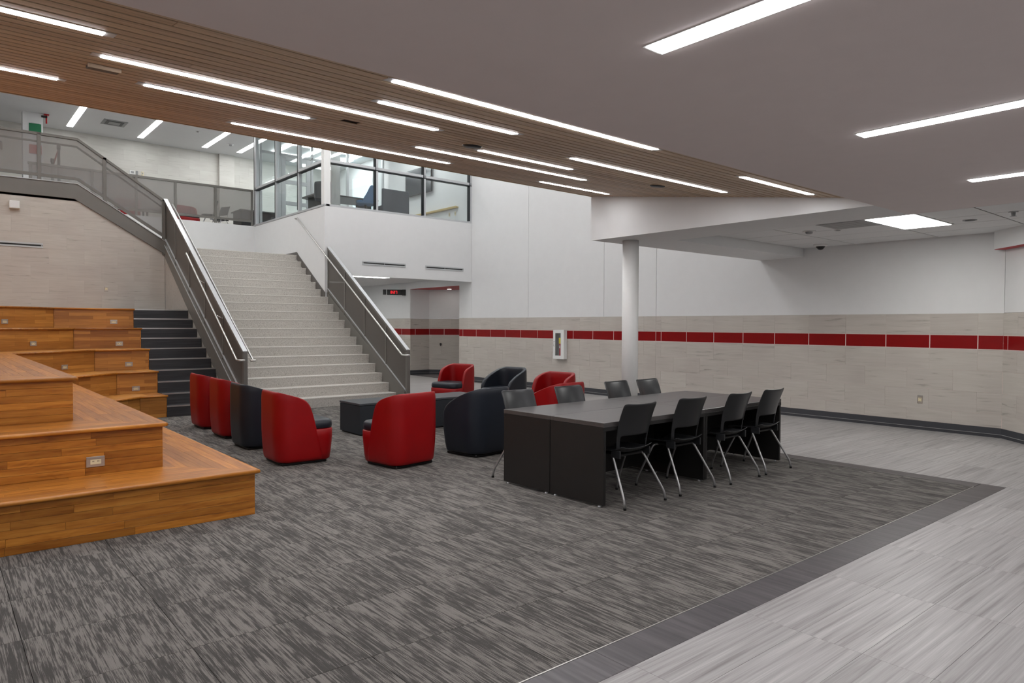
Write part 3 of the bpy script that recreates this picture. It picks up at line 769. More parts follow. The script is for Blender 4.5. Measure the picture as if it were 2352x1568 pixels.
# tiled wall below the upper flight
wlt = struct(vprism('wall_tiled', [(-6, 1.88), (4.22, 1.88), (4.22, 3.22), (2.43, 4.285), (-6, 4.275)], 17.603, 17.64, 'y', M['grout']))
def clipL(a, b, z0, z1):
    # local s runs from x=4.22 towards -x (angle pi) ; returns polygon in (x,z)
    xa, xb = 4.22-b, 4.22-a
    def zt(x): return 4.33 if x < 2.43 else 4.33-(x-2.43)*(4.285-3.22)/(4.22-2.43)
    if z0 >= zt(xa)-.01: return None
    if z1 <= zt(xb): return 'full'
    pts = [(xa, z0)]
    if z0 < zt(xb): pts += [(xb, z0), (xb, zt(xb))]
    else:
        xc = 2.43+(4.33-z0)*(4.22-2.43)/(4.285-3.22); pts += [(min(xc, xb), z0)]
    if z1 > zt(xa):
        if xa < 2.43 < xb: pts += [(2.43, 4.33)]
        pts += [(xa, zt(xa))]
    else:
        xd = 2.43+(4.33-z1)*(4.22-2.43)/(4.285-3.22); pts += [(xd, z1), (xa, z1)]
    return (pts, 17.6, 17.612, 'y')
cl = []
z = 1.9
i = 0
while z < 4.33:
    cl.append((z, z+.32, 0.32 if i % 2 else 0.0, 0)); z += .32; i += 1
tile_wall(wlt, 4.22, 17.612, PI, 5.4, cl, clip=clipL)

# ================================================================ RAILINGS
def stair_rail(x, ya, yb, posts, label, sides, top_end=None):
    ta, tb = top_end; r = empty('stair_railing', (x, ya, 0)); dz = lambda y: ta+(tb-ta)*(y-ya)/(yb-ya)
    fr = 'steel_paint'
    L0 = lambda y: y-ya
    # sloping top rail, bottom rail
    tr = vprism('top_rail', [(0, dz(ya)-.05), (0, dz(ya)), (yb-ya, dz(yb)), (yb-ya, dz(yb)-.05)], -.035, .035, 'x', M[fr], r)
    vprism('rail_cap', [(-.01, dz(ya)), (-.01, dz(ya)+.012), (yb-ya, dz(yb)+.012), (yb-ya, dz(yb))], -.04, .04, 'x', M['alu'], tr)
    vprism('bottom_rail', [(0, zline(ya)+.24), (0, zline(ya)+.30), (yb-ya, zline(yb)+.16), (yb-ya, zline(yb)+.10)], -.025, .025, 'x', M[fr], r)
    vprism('bottom_cap', [(0, zline(ya)+.30), (0, zline(ya)+.312), (yb-ya, zline(yb)+.172), (yb-ya, zline(yb)+.16)], -.035, .035, 'x', M['alu'], r)
    for i, p in enumerate(posts):
        last = (i == 0)
        zb = 0.0 if last else zline(p)-.1
        box('post', -.035 if last else -.02, .035 if last else .02, p-ya-(.035 if last else .018), p-ya+(.035 if last else .018), zb, dz(p)-.004, M[fr], r)
    for a, b in zip(posts, posts[1:]):
        a2, b2 = a-ya+.02, b-ya-.02; f = lambda t, c0, c1: c0+(c1-c0)*((t)/(yb-ya))
        lo = lambda t: f(t, zline(ya)+.29, zline(yb)+.15); hi = lambda t: f(t, dz(ya)-.05, dz(yb)-.05)
        vprism('infill_panel', [(a2, lo(a2)), (a2, hi(a2)), (b2, hi(b2)), (b2, lo(b2))], -.006, .006, 'x', M['screen_dense'], r)
        box('bolt', -.03, .03, a2-.035, a2-.005, lo(a2)-.1, lo(a2)-.06, M['steel_dark'], r)
    return tag(r, label, 'railing')
def handrail(name, path, label, brackets, r=.019):
    o = empty(name, path[0]); p0 = Vector(path[0])
    tube('rail', [Vector(p)-p0 for p in path], r, M['stainless'], o, 12, .04)
    for a, b in brackets: tube('bracket', [Vector(a)-p0, Vector((b[0], b[1], a[2]-.06))-p0, Vector(b)-p0], .008, M['stainless'], o, 8)
    return tag(o, label, 'handrail')
RP = [12.24, 13.11, 14.06, 15.03, 15.92]
rr = stair_rail(7.50, 12.24, 15.92, RP, 'grey screened stair railing on the right side of the stair', -1, (1.09, 3.50))
LP = [12.36, 13.51, 14.61, 15.68, 16.75, 17.62]
lr = stair_rail(4.25, 12.36, 17.62, LP, 'grey screened stair railing between dark steps and terrazzo stair', 1, (1.12, 4.50))
hz = lambda y: zline(y)+1.03
hr = [(7.46, 12.1, hz(12.28)), (7.39, 12.1, hz(12.28)), (7.39, 12.28, hz(12.28)), (7.37, 17.5, hz(17.5)), (7.37, 17.64, hz(17.5)+.01), (7.415, 17.66, hz(17.5))]
handrail('handrail', hr, 'long stainless handrail on the right railing, running up onto the white wall',
         [((7.38, y, hz(y)-.02), (7.47, y, hz(y)-.06)) for y in (13.11, 14.06, 15.03)]+[((7.37, y, hz(y)-.02), (7.42, y, hz(y)-.06)) for y in (16.1, 16.8, 17.4)])
handrail('handrail', [(4.16, 15.62, hz(15.5)+.0), (4.13, 15.5, hz(15.5)), (4.13, 12.42, hz(12.3)-.03), (4.13, 12.28, hz(12.3)-.03), (4.22, 12.28, hz(12.3)-.03)], 'stainless handrail on the dark steps side of the left railing',
         [((4.13, y, hz(y)-.02), (4.23, y, hz(y)-.06)) for y in (13.51, 14.61)])
handrail('handrail', [(4.37, 17.5, hz(17.5)), (4.37, 12.3, hz(12.3)-.03), (4.37, 12.16, hz(12.3)-.03), (4.28, 12.16, hz(12.3)-.03)], 'stainless handrail on the terrazzo side of the left railing',
         [((4.37, y, hz(y)-.02), (4.28, y, hz(y)-.06)) for y in (13.51, 14.61, 16.75)])
# guard of the upper flight and walkway (plane y = 17.6)
g = empty('guard_railing', (0, 17.6, 0)); tag(g, 'grey guard railing with translucent panels above the tiled left wall', 'railing')
def gtop(x): return 5.60-(.0 if x <= 2.5 else (x-2.5)*(5.60-4.49)/1.70)
def gbot(x): return 4.70 if x <= 2.5 else 4.70-(x-2.5)*(4.70-3.63)/1.70
def strip(nm, f, h, y0, y1, mat, x0=-5.8, x1=4.2):
    vprism(nm, [(x0, f(x0)-h), (x0, f(x0)), (2.5, f(2.5)), (x1, f(x1)), (x1, f(x1)-h*1.25), (2.5-.01, f(2.5)-h)], y0, y1, 'y', mat, g)
strip('top_rail', gtop, .05, -.03, .03, M['steel_paint'])
strip('bottom_rail', lambda x: gbot(x)+.05, .06, -.025, .025, M['steel_paint'])
strip('handrail', lambda x: gtop(x)-.15, .035, .08, .11, M['steel_dark'])
gp = [-2.99, -1.79, -.59, .607, 1.807, 3.007, 4.2]
for x in gp: box('post', x-.032, x+.032, -.03, .03, (gbot(x)-.1 if x <= 3.1 else 3.2), gtop(x)-.01, M['steel_paint'], g)
for a, b in zip(gp, gp[1:]):
    a2, b2 = a+.035, b-.035
    pts = [(a2, gbot(a2)+.03)]+([(2.5, gbot(2.5)+.03)] if a2 < 2.5 < b2 else [])+[(b2, gbot(b2)+.03), (b2, gtop(b2)-.04)]+([(2.5, gtop(2.5)-.04)] if a2 < 2.5 < b2 else [])+[(a2, gtop(a2)-.04)]
    vprism('infill_panel', pts, -.004, .004, 'y', M['screen_open'], g)
# rear guard along the upper floor edge (plane y = 20.75)
g2 = empty('guard_railing', (0, 20.77, 0)); tag(g2, 'farther grey guard railing behind the landing, ending at the glazed room', 'railing')
box('top_rail', 1.9, 7.4, -.03, .03, 5.52, 5.575, M['steel_paint'], g2); box('bottom_rail', 1.9, 7.4, -.025, .025, 4.62, 4.68, M['steel_paint'], g2)
bp = [1.95, 3.266, 4.286, 5.259, 6.324, 7.37]
for x in bp: box('post', x-.03, x+.03, -.03, .03, ZU-.12, 5.53, M['steel_paint'], g2)
for a, b in zip(bp, bp[1:]): box('infill_panel', a+.03, b-.03, -.004, .004, 4.67, 5.53, M['screen_open'], g2)

# ================================================================ GLAZED ROOM UPSTAIRS
w1 = struct(empty('window_1', (7.48, 0, 0)))     # side facing the stair (plane x)
def mull_x(y, z0, z1, t=.05, par=w1, nm='mullion'):
    box(nm, -.05, .05, y-t/2, y+t/2, z0, z1, M['alu'], par, .004)
    box('gasket', -.056, .056, y+t/2, y+t/2+.022, z0+.05, z1, M['gasket'], par)
ysx = [16.1, 17.57, 19.11, 20.72]
box('sill', -.07, .07, 15.95, 20.8, ZU-.02, ZU+.03, M['alu'], w1, .004)
box('transom', -.05, .05, 16.1, 20.72, 5.575, 5.645, M['alu'], w1, .004)
box('transom_gasket', -.056, .056, 16.1, 20.72, 5.55, 5.575, M['gasket'], w1)
for y in ysx[1:3]: mull_x(y, ZU+.03, ZT)
mull_x(20.70, ZU-.1, ZT, .11)
box('corner_post', -.07, .1, 15.96, 16.13, ZU+.03, ZT, M['white_trim'], w1, .006)
for a, b in zip(ysx, ysx[1:]):
    box('pane', -.004, .004, a+.03, b-.03, ZU+.03, 5.57, M['glass'], w1); box('pane', -.004, .004, a+.03, b-.03, 5.645, ZT, M['glass'], w1)
w2 = struct(empty('window_2', (0, 16.01, 0)))    # front facing the hall (plane y)
xm = [7.6, 8.86, 10.31, 11.855]
box('sill', 7.45, XW, -.06, .06, ZU-.02, ZU+.03, M['alu'], w2, .004)
box('transom', 7.58, XW, -.05, .05, 5.575, 5.645, M['alu'], w2, .004); box('transom_gasket', 7.58, XW, -.056, .056, 5.55, 5.575, M['gasket'], w2)
for x in xm[1:]:
    box('mullion', x-.03, x+.03, -.05, .05, ZU+.03, ZT, M['alu'], w2, .004); box('gasket', x-.052, x-.03, -.056, .056, ZU+.05, ZT, M['gasket'], w2)
for a, b in zip(xm, xm[1:]):
    box('pane', a+.03, b-.03, -.004, .004, ZU+.03, 5.57, M['glass'], w2); box('pane', a+.03, b-.03, -.004, .004, 5.645, ZT, M['glass'], w2)
# rear partition of the room with door
w3 = struct(empty('window_3', (0, 20.7, 0)))
for x in (7.6, 8.18, 9.2, 10.41, 11.7): box('mullion', x-.035, x+.035, -.04, .04, ZU, ZT, M['alu'], w3, .004)
box('transom', 7.6, 11.8, -.04, .04, 6.72, 6.78, M['alu'], w3); box('sill', 9.2, 11.8, -.04, .04, ZU, ZU+.08, M['alu'], w3)
box('transom', 9.2, 11.8, -.04, .04, 5.35, 5.40, M['alu'], w3)
for a, b in ((9.24, 10.37), (10.45, 11.66)):
    box('pane', a, b, -.004, .004, ZU+.08, 5.35, M['glass'], w3); box('pane', a, b, -.004, .004, 5.4, 6.72, M['glass'], w3)
for a, b in ((7.64, 8.14), (8.22, 9.16), (9.24, 10.37), (10.45, 11.66)): box('pane', a, b, -.004, .004, 6.78, ZT, M['glass'], w3)
box('pane', 7.64, 8.14, -.004, .004, ZU, 6.72, M['glass'], w3)
dr = struct(empty('door_1', (8.69, 20.7, ZU)))
for (a, b, c, d_) in ((-.46, -.33, 0, 2.18), (.33, .46, 0, 2.18)): box('stile', a, b, -.022, .022, c, d_, M['alu'], dr, .003)
for c, d_ in ((0, .2), (.72, .84), (1.36, 1.48), (2.06, 2.18)): box('rail', -.33, .33, -.022, .022, c, d_, M['alu'], dr, .003)
for c, d_ in ((.2, .72), (.84, 1.36), (1.48, 2.06)): box('pane', -.33, .33, -.003, .003, c, d_, M['glass'], dr)
tube('door_handle', [(.39, -.03, .95), (.39, -.07, .95), (.27, -.07, .95)], .009, M['steel_dark'], dr, 8)
# rear space: pale blue daylight bay
struct(box('trim_bay', 12.0, 12.05, 20.9, 24.5, ZU, ZT, M['blue_wall']))
wb2 = struct(empty('window_4', (XW-.02, 22.4, 0)))
box('frame', -.03, .03, -.75, .75, 5.3, 5.36, M['white_trim'], wb2); box('frame', -.03, .03, -.75, .75, 6.9, 6.96, M['white_trim'], wb2)
box('frame', -.03, .03, -.78, -.72, 5.3, 6.96, M['white_trim'], wb2); box('frame', -.03, .03, .72, .78, 5.3, 6.96, M['white_trim'], wb2)
box('pane', -.01, .01, -.72, .72, 5.36, 6.9, M['daylight'], wb2)
# column in the room, television, oak shelf rail, furniture
o = empty('column', (7.98, 16.52, ZU)); lathe('shaft', [(.115, 0), (.115, ZT-ZU)], M['white_trim'], o, seg=32); lathe('collar', [(.125, 0), (.125, .03)], M['white_trim'], o, seg=32)
tag(o, 'round white column inside the glazed upstairs room, beside its corner post', 'column')
o = empty('television', (11.852, 18.64, 6.1)); box('screen', -.075, -.07, -.73, .73, -.39, .39, M['tv'], o); box('bezel', -.07, -.03, -.75, .75, -.41, .41, M['black'], o, .006); box('wall_bracket', -.03, .03, -.3, .3, -.2, .2, M['steel_dark'], o)
tag(o, 'wall mounted television inside the glazed upstairs room', 'television')
o = empty('shelf_rail', (11.882, 17.7, 5.05)); box('shelf', -.08, 0, -1.1, 1.6, -.02, .02, M['oak_rail'], o, .004); box('lip', -.085, -.075, -1.1, 1.6, .0, .035, M['oak_rail'], o, .002)
tag(o, 'pale oak rail on the white wall below the upstairs television', 'rail')
for yy, lb in ((17.05, 'left'), (16.75, 'right')):
    o = empty('wall_plate', (11.875, yy, 4.88)); box('cover_plate', -.008, 0, -.035, .035, -.055, .055, M['ivory'], o, .002); box('socket', -.011, -.008, -.014, .014, -.03, .03, M['cab_in'], o)
    tag(o, lb+' small wall plate inside the glazed upstairs room', 'wall plate')

# ================================================================ UPHOLSTERED CHAIRS
def rounded_outline(hw, y0, y1, r_front, r_back, seg=6):
    pts = []
    for (cx, cy, r, a0) in ((hw-r_front, y1-r_front, r_front, 0), (-hw+r_front, y1-r_front, r_front, PI/2), (-hw+r_back, y0+r_back, r_back, PI), (hw-r_back, y0+r_back, r_back, 1.5*PI)):
        for k in range(seg+1):
            a = a0+PI/2*k/seg; pts.append((cx+r*math.cos(a), cy+r*math.sin(a)))
    return pts
def loft(name, hw, y0, y1, rf, rb, levels, mat, parent):
    """levels: (z, inset)"""
    vs = []; fs = []; n = None
    for z, ins in levels:
        o = rounded_outline(hw-ins, y0+ins, y1-ins, max(rf-ins, .01), max(rb-ins, .01)); n = len(o); vs += [(p[0], p[1], z) for p in o]
    for i in range(len(levels)-1):
        for k in range(n): fs.append((i*n+k, i*n+(k+1) % n, (i+1)*n+(k+1) % n, (i+1)*n+k))
    fs.append(tuple(range(n))); fs.append(tuple((len(levels)-1)*n+k for k in range(n)))
    me = raw(name, vs, fs, mat, True); outward(me)
    return link(name, me, parent)
def back_shell(name, hw, yb, r, levels, mat, parent, N=36):
    """levels: (z, y_end, thickness, inset)"""
    def path(ins, yend):
        w_, b_, r_ = hw-ins, yb+ins, max(r-ins, .02); P = []; yend = max(yend, b_+.012)
        for k in range(40): P.append((w_, .5-(.5-(b_+r_))*k/39))
        for k in range(1, 15): a = -PI/2*k/14; P.append((w_-r_+r_*math.cos(a), b_+r_+r_*math.sin(a)))
        P.append((0.0, b_-.008*0))
        out = [p for p in P if p[1] <= yend]
        # interpolate the start
        for i, p in enumerate(P):
            if p[1] <= yend:
                if i > 0:
                    q = P[i-1]; t = (yend-p[1])/(q[1]-p[1]) if q[1] != p[1] else 0; out = [(p[0]+(q[0]-p[0])*t, yend)]+P[i:]
                break
        full = out+[(-p[0], p[1]) for p in reversed(out[:-1])]
        ls = [0]
        for a, b in zip(full, full[1:]): ls.append(ls[-1]+math.hypot(b[0]-a[0], b[1]-a[1]))
        res = []
        for k in range(N):
            s = ls[-1]*k/(N-1); i = 0
            while i < len(ls)-2 and ls[i+1] < s: i += 1
            t = (s-ls[i])/max(1e-6, ls[i+1]-ls[i]); res.append((full[i][0]+(full[i+1][0]-full[i][0])*t, full[i][1]+(full[i+1][1]-full[i][1])*t))
        return res
    vs = []; Lv = len(levels)
    for z, ye, th, ins in levels:
        o = path(ins, ye); vs += [(p[0], p[1], z) for p in o]
    for z, ye, th, ins in levels:
        o = path(ins+th, ye-.012); vs += [(p[0], p[1], z) for p in o]
    fs = []; off = Lv*N
    for i in range(Lv-1):
        for k in range(N-1):
            fs.append((i*N+k, i*N+k+1, (i+1)*N+k+1, (i+1)*N+k)); fs.append((off+i*N+k, off+(i+1)*N+k, off+(i+1)*N+k+1, off+i*N+k+1))
        for k in (0, N-1): fs.append((i*N+k, (i+1)*N+k, off+(i+1)*N+k, off+i*N+k))
    for k in range(N-1):
        i = Lv-1; fs.append((i*N+k, i*N+k+1, off+i*N+k+1, off+i*N+k)); fs.append((k, off+k, off+k+1, k+1))
    me = raw(name, vs, fs, mat, True); outward(me); o = link(name, me, parent)
    sb = o.modifiers.new('smooth', 'SUBSURF'); sb.levels = 1; sb.render_levels = 1
    return o
def lounge(kind, mat, seatmat=None):
    c = empty('lounge_chair')
    seatmat = seatmat or M['navy_vinyl']
    lathe_none = None
    box('plinth', -.27, .27, -.27, .26, 0, .035, M['black'], c, .01)
    if kind == 'slipper':
        loft('seat_base', .335, -.32, .345, .13, .16, [(.03, .05), (.045, .03), (.12, .018), (.30, .0), (.385, .0), (.395, .01)], mat, c)
        loft('seat_cushion', .325, -.22, .345, .13, .08, [(.392, .02), (.402, .004), (.43, -.002), (.475, .004), (.495, .025), (.502, .06)], seatmat, c)
        lv = [(.035, .20, .05, .035), (.06, .20, .05, .02), (.2, .17, .05, .008), (.36, .13, .055, 0), (.45, .11, .06, 0), (.55, .085, .065, 0), (.62, .065, .065, .0), (.68, .04, .065, 0), (.72, .01, .065, .0), (.75, -.03, .065, .0), (.775, -.09, .06, .001), (.80, -.17, .055, .003), (.82, -.24, .045, .007), (.832, -.28, .03, .013), (.838, -.30, .012, .022)]
        back_shell('backrest', .342, -.345, .17, lv, mat, c)
    else:
        loft('seat_base', .34, -.32, .335, .15, .2, [(.03, .06), (.045, .04), (.12, .022), (.30, .0), (.37, .0), (.38, .01)], mat, c)
        loft('seat_cushion', .29, -.22, .36, .12, .08, [(.38, .02), (.39, .004), (.43, -.002), (.47, .006), (.487, .03), (.49, .06)], seatmat, c)
        lv = [(.035, .22, .05, .045), (.06, .225, .055, .03), (.2, .24, .06, .012), (.40, .255, .065, 0), (.50, .255, .07, 0), (.55, .24, .07, 0), (.60, .205, .07, .0), (.64, .155, .07, .0), (.68, .09, .07, 0), (.72, .01, .07, .0), (.755, -.08, .068, .0), (.785, -.16, .062, .002), (.81, -.23, .052, .006), (.828, -.28, .035, .012), (.84, -.31, .014, .022)]
        back_shell('backrest', .355, -.36, .22, lv, mat, c)
    return c
slR = lounge('slipper', M['red_vinyl']); slN = lounge('slipper', M['navy_vinyl']); tbN = lounge('tub', M['navy_vinyl']); tbR = lounge('tub', M['red_vinyl'])
used = set()
def put(proto, x, y, deg, label):
    o = proto if proto.name not in used else copy_tree(proto)
    used.add(proto.name); o.location = (x, y, 0); o.rotation_euler = (0, 0, math.radians(deg)); tag(o, label, 'lounge chair', 'upholstered lounge chairs')
# facing +x means rotating local +y by -90
put(slR, 3.305, 7.88, -92, 'red armless lounge chair nearest the oak tiers, its navy seat showing')
put(slN, 3.36, 9.15, -91, 'navy armless lounge chair in the row of four beside the oak tiers')
put(slR, 3.42, 10.22, -91, 'red armless lounge chair, second from the far end of the row of four')
put(slR, 3.45, 11.32, -91, 'red armless lounge chair farthest back in the row, before the dark steps')
put(slR, 4.17, 6.98, 8.5, 'red lounge chair seen from behind in the middle of the carpet')
put(tbN, 5.27, 6.96, 7, 'navy tub chair seen from behind left of the black tables')
put(tbR, 6.58, 6.92, 5, 'red tub chair partly hidden behind the grey table chairs')
put(slR, 7.83, 11.10, 103, 'red armless lounge chair facing left in front of the alcove')
put(tbN, 7.93, 9.66, 98, 'navy tub chair facing the bench tables, between two red chairs')
put(slR, 7.72, 8.22, 98, 'red armless chair behind the red tub chair, below the extinguisher cabinet')

# bench tables
for x0, x1, lb in ((4.72, 5.83, 'left low slate bench table before the stair foot'), (5.835, 6.95, 'right low slate bench table behind the navy tub chair')):
    o = empty('bench_table', ((x0+x1)/2, 9.33, 0)); a = (x1-x0)/2
    box('body', -a+.006, a-.006, -.316, .316, .02, .43, M['bench_body'], o, .003); box('top', -a, a, -.322, .322, .437, .465, M['bench_top'], o, .002)
    box('plinth', -a+.03, a-.03, -.29, .29, 0, .02, M['black'], o)
    tag(o, lb, 'coffee table', 'low bench tables')

# ================================================================ BLACK WORK TABLES
tr_ = math.radians(1.9); TX, TY = 4.503, 4.107
def tloc(u, v): return (TX+u*math.cos(tr_)-v*math.sin(tr_), TY+u*math.sin(tr_)+v*math.cos(tr_), 0)
TLN, TWD = 1.6, .665
tl_lab = {(0, 0): 'front left black laminate table with its end panel facing the camera', (1, 0): 'front right black laminate table before the light floor',
          (0, 1): 'rear left black laminate table beside the navy tub chair', (1, 1): 'rear right black laminate table in front of the white column'}
for i in range(2):
    for j in range(2):
        o = empty('work_table', tloc(i*TLN, j*TWD), tr_); g_ = .0015
        box('tabletop', g_, TLN-g_, g_, TWD-g_, .71, .75, M['table_top'], o, .002)
        box('edge_apron', g_, TLN-g_, (g_ if j == 0 else TWD-.03), (.03 if j == 0 else TWD-g_), .675, .709, M['table_body'], o, .001)
        ep1 = box('end_panel', .003, .035, .004, TWD-.004, .022, .709, M['table_body'], o, .001)
        ep2 = box('end_panel', TLN-.035, TLN-.003, .004, TWD-.004, .022, .709, M['table_body'], o, .001)
        box('modesty_panel', .036, TLN-.036, (TWD-.05 if j == 0 else .03), (TWD-.03 if j == 0 else .05), .12, .709, M['table_body'], o, .001)
        for (fx, fy) in ((.019, .06), (.019, TWD-.06), (TLN-.019, .06), (TLN-.019, TWD-.06)): lathe('foot', [(.016, 0), (.016, .012), (.008, .013), (.008, .022)], M['alu'], ep1 if fx < .5 else ep2, (fx, fy, 0), 10)
        tag(o, tl_lab[(i, j)], 'table', 'black laminate tables pushed together')

# ================================================================ STACKING CHAIRS
def side_chair():
    c = empty('side_chair')
    # backrest: u across, v up ; side rails continue to the seat
    NU, NV = 12, 12; vs = []; fs = []; idx = {}
    for j in range(NV+1):
        v = j/NV; z = .47+.44*v; hw = .205+.022*math.sin(PI*min(1, v*1.1)*.55)
        y = -.155-.11*v*v*.9-.01
        for i in range(NU+1):
            u = -1+2*i/NU; zz = z+(.014*abs(u)**3 if j == NV else 0)
            vs.append((hw*u, y+.055*abs(u)**2.2*(1-.25*v), zz-(.012 if (j == NV and abs(u) > .95) else 0))); idx[(i, j)] = len(vs)-1
    for j in range(NV):
        for i in range(NU):
            um = -1+2*(i+.5)/NU
            if abs(um) < .86 and j < 4: continue
            fs.append((idx[(i, j)], idx[(i+1, j)], idx[(i+1, j+1)], idx[(i, j+1)]))
    me = raw('backrest', vs, fs, M['charcoal'], True); o = link('backrest', me, c)
    m = o.modifiers.new('thick', 'SOLIDIFY'); m.thickness = .012; m.offset = 0
    s = o.modifiers.new('smooth', 'SUBSURF'); s.levels = s.render_levels = 1
    # seat
    vs = []; fs = []; NX, NY = 10, 10
    for j in range(NY+1):
        t = j/NY; y = -.19+.43*t; hw = .215+.015*math.sin(PI*t)
        for i in range(NX+1):
            u = -1+2*i/NX; z = .462+.03*abs(u)**3+.045*max(0, 1-t*4)**2-.03*max(0, (t-.8)/.2)**2-.008*math.sin(PI*t)*(1-u*u)
            vs.append((hw*u*(1-.08*(t > .95)), y, z))
    for j in range(NY):
        for i in range(NX): a = j*(NX+1)+i; fs.append((a, a+1, a+NX+2, a+NX+1))
    me = raw('seat', vs, fs, M['charcoal'], True); o = link('seat', me, c)
    m = o.modifiers.new('thick', 'SOLIDIFY'); m.thickness = .012; m.offset = 0
    s = o.modifiers.new('smooth', 'SUBSURF'); s.levels = s.render_levels = 1
    box('seat_pan', -.15, .15, -.12, .18, .425, .45, M['black'], c, .008)
    for sx in (-1, 1):
        box('side_bracket', sx*.205-.009, sx*.205+.009, -.165, -.06, .42, .49, M['charcoal'], c, .005)
        lg1 = tube('leg', [(sx*.13, -.05, .435), (sx*.205, -.075, .432), (sx*.278, -.272, .085), (sx*.282, -.285, .015)], .011, M['chair_leg'], c, 10, .045)
        lg2 = tube('leg', [(sx*.13, .09, .43), (sx*.195, .105, .428), (sx*.245, .262, .085), (sx*.25, .275, .015)], .011, M['chair_leg'], c, 10, .045)
        lathe('foot_cap', [(.014, 0), (.014, .018), (.012, .02)], M['black'], lg1, (sx*.282, -.285, 0), 10)
        lathe('foot_cap', [(.014, 0), (.014, .018), (.012, .02)], M['black'], lg2, (sx*.25, .275, 0), 10)
    return c
sc0 = side_chair(); firstc = True
CH = [(4.888, 4.235, 0, 'black stacking chair nearest the camera on the front side of the tables'),
      (5.684, 4.240, 0, 'second black stacking chair along the front side of the tables'),
      (6.472, 4.215, 1.5, 'third black stacking chair along the front side of the tables'),
      (7.172, 4.235, 2, 'farthest black stacking chair on the front side, by the light floor'),
      (4.82, 5.42, 181, 'grey stacking chair behind the tables, in front of the navy tub chair'),
      (5.60, 5.44, 181, 'grey stacking chair behind the tables, in front of the red tub chair'),
      (6.58, 5.58, 182, 'grey stacking chair behind the tables, left of the white column'),
      (7.16, 5.56, 182, 'grey stacking chair behind the tables, right of the white column')]
for x, y, a, lb in CH:
    o = sc0 if firstc else copy_tree(sc0); firstc = False
    o.location = (x, y, 0); o.rotation_euler = (0, 0, math.radians(a)); tag(o, lb, 'chair', 'stacking chairs round the black tables')

# ================================================================ WALL AND CEILING FITTINGS
# extinguisher cabinet
o = empty('extinguisher_cabinet', (XW-.0, 12.245, 0)); tag(o, 'white glazed fire extinguisher cabinet on the tiled wall left of the column', 'cabinet')
a = .175; z0, z1 = .79, 1.5
box('back_panel', -.012, -.004, -a, a, z0, z1, M['cab_in'], o)
box('side_panel', -.1, -.004, -a-.012, -a, z0, z1, M['white_trim'], o); box('side_panel', -.1, -.004, a, a+.012, z0, z1, M['white_trim'], o)
box('top_panel', -.1, -.004, -a, a, z1-.012, z1, M['white_trim'], o); box('bottom_panel', -.1, -.004, -a, a, z0, z0+.012, M['white_trim'], o)
dd = box('door', -.112, -.1, a-.06, a+.012, z0, z1, M['white_trim'], o)
box('door_rail', -.112, -.1, -a-.012, -a+.095, z0, z1, M['white_trim'], dd); box('door_rail', -.112, -.1, -a+.095, a-.06, z1-.08, z1, M['white_trim'], dd); box('door_rail', -.112, -.1, -a+.095, a-.06, z0, z0+.08, M['white_trim'], dd)
box('pane', -.107, -.105, -a+.095, a-.06, z0+.08, z1-.08, M['glass'], dd)
tube('door_handle', [(-.112, a-.03, 1.1), (-.13, a-.03, 1.1), (-.13, a-.03, 1.22), (-.112, a-.03, 1.22)], .005, M['black'], dd, 8)
o = empty('fire_extinguisher', (XW-.056, 12.215, .805)); tag(o, 'red fire extinguisher with yellow tag inside the white wall cabinet', 'fire extinguisher')
lathe('cylinder', [(.036, 0), (.04, .01), (.04, .36), (.03, .4), (.014, .42), (.014, .44)], M['ext_red'], o, seg=20)
box('valve', -.012, .012, -.018, .018, .44, .48, M['black'], o, .003); box('lever', -.008, .008, -.012, .05, .48, .495, M['black'], o, .002)
box('tag', -.044, -.041, -.035, .03, .36, .5, M['yellow'], o, .001); box('label', -.0425, -.0395, -.018, .018, .25, .31, M['white_trim'], o); box('label_mark', -.0432, -.0425, -.006, .006, .265, .3, M['ext_red'], o)
tube('hose', [(0, .018, .46), (-.01, .038, .4), (-.01, .042, .2), (-.01, .04, .1)], .006, M['black'], o, 8)
outlet((XW-.0, 4.192, .472), -PI/2, 'beige wall outlet low on the tiled wall at the right', False)
outlet((3.021, 17.6, 2.375), 0, 'beige wall outlet on the tiled wall above the oak tiers', False)
o = empty('wall_speaker', (1.372, 17.6, 4.037)); box('housing', -.09, .09, -.1, 0, -.08, .08, M['white_trim'], o, .008); box('grille', -.08, .08, -.104, -.1, -.07, .07, M['white'], o, .002)
tag(o, 'small white box mounted high on the tiled left wall', 'wall box')
def slot_vent(x0, x1, y, z, lb, wd=.05):
    o = empty('slot_vent', ((x0+x1)/2, y, z)); a = (x1-x0)/2
    for c, d_ in ((-wd, -.016), (.016, wd)): box('frame', -a, a, -.012, 0, c, d_, M['alu'], o, .002)
    box('frame', -a, -a+.035, -.012, 0, -.016, .016, M['vent_grey'], o); box('frame', a-.035, a, -.012, 0, -.016, .016, M['vent_grey'], o)
    box('slot', -a+.035, a-.035, -.004, -.001, -.016, .016, M['black'], o)
    box('divider', -.008, .008, -.011, -.004, -.016, .016, M['vent_grey'], o)
    return tag(o, lb, 'air vent', 'slot air vents')
slot_vent(8.43, 9.70, 15.95, 3.175, 'left slot air vent in the white bulkhead right of the stair')
slot_vent(10.32, 11.59, 15.95, 3.17, 'right slot air vent in the white bulkhead near the long wall')
slot_vent(.25, 1.86, 17.6, 3.235, 'slot air vent in the tiled wall above the oak tiers', .05)
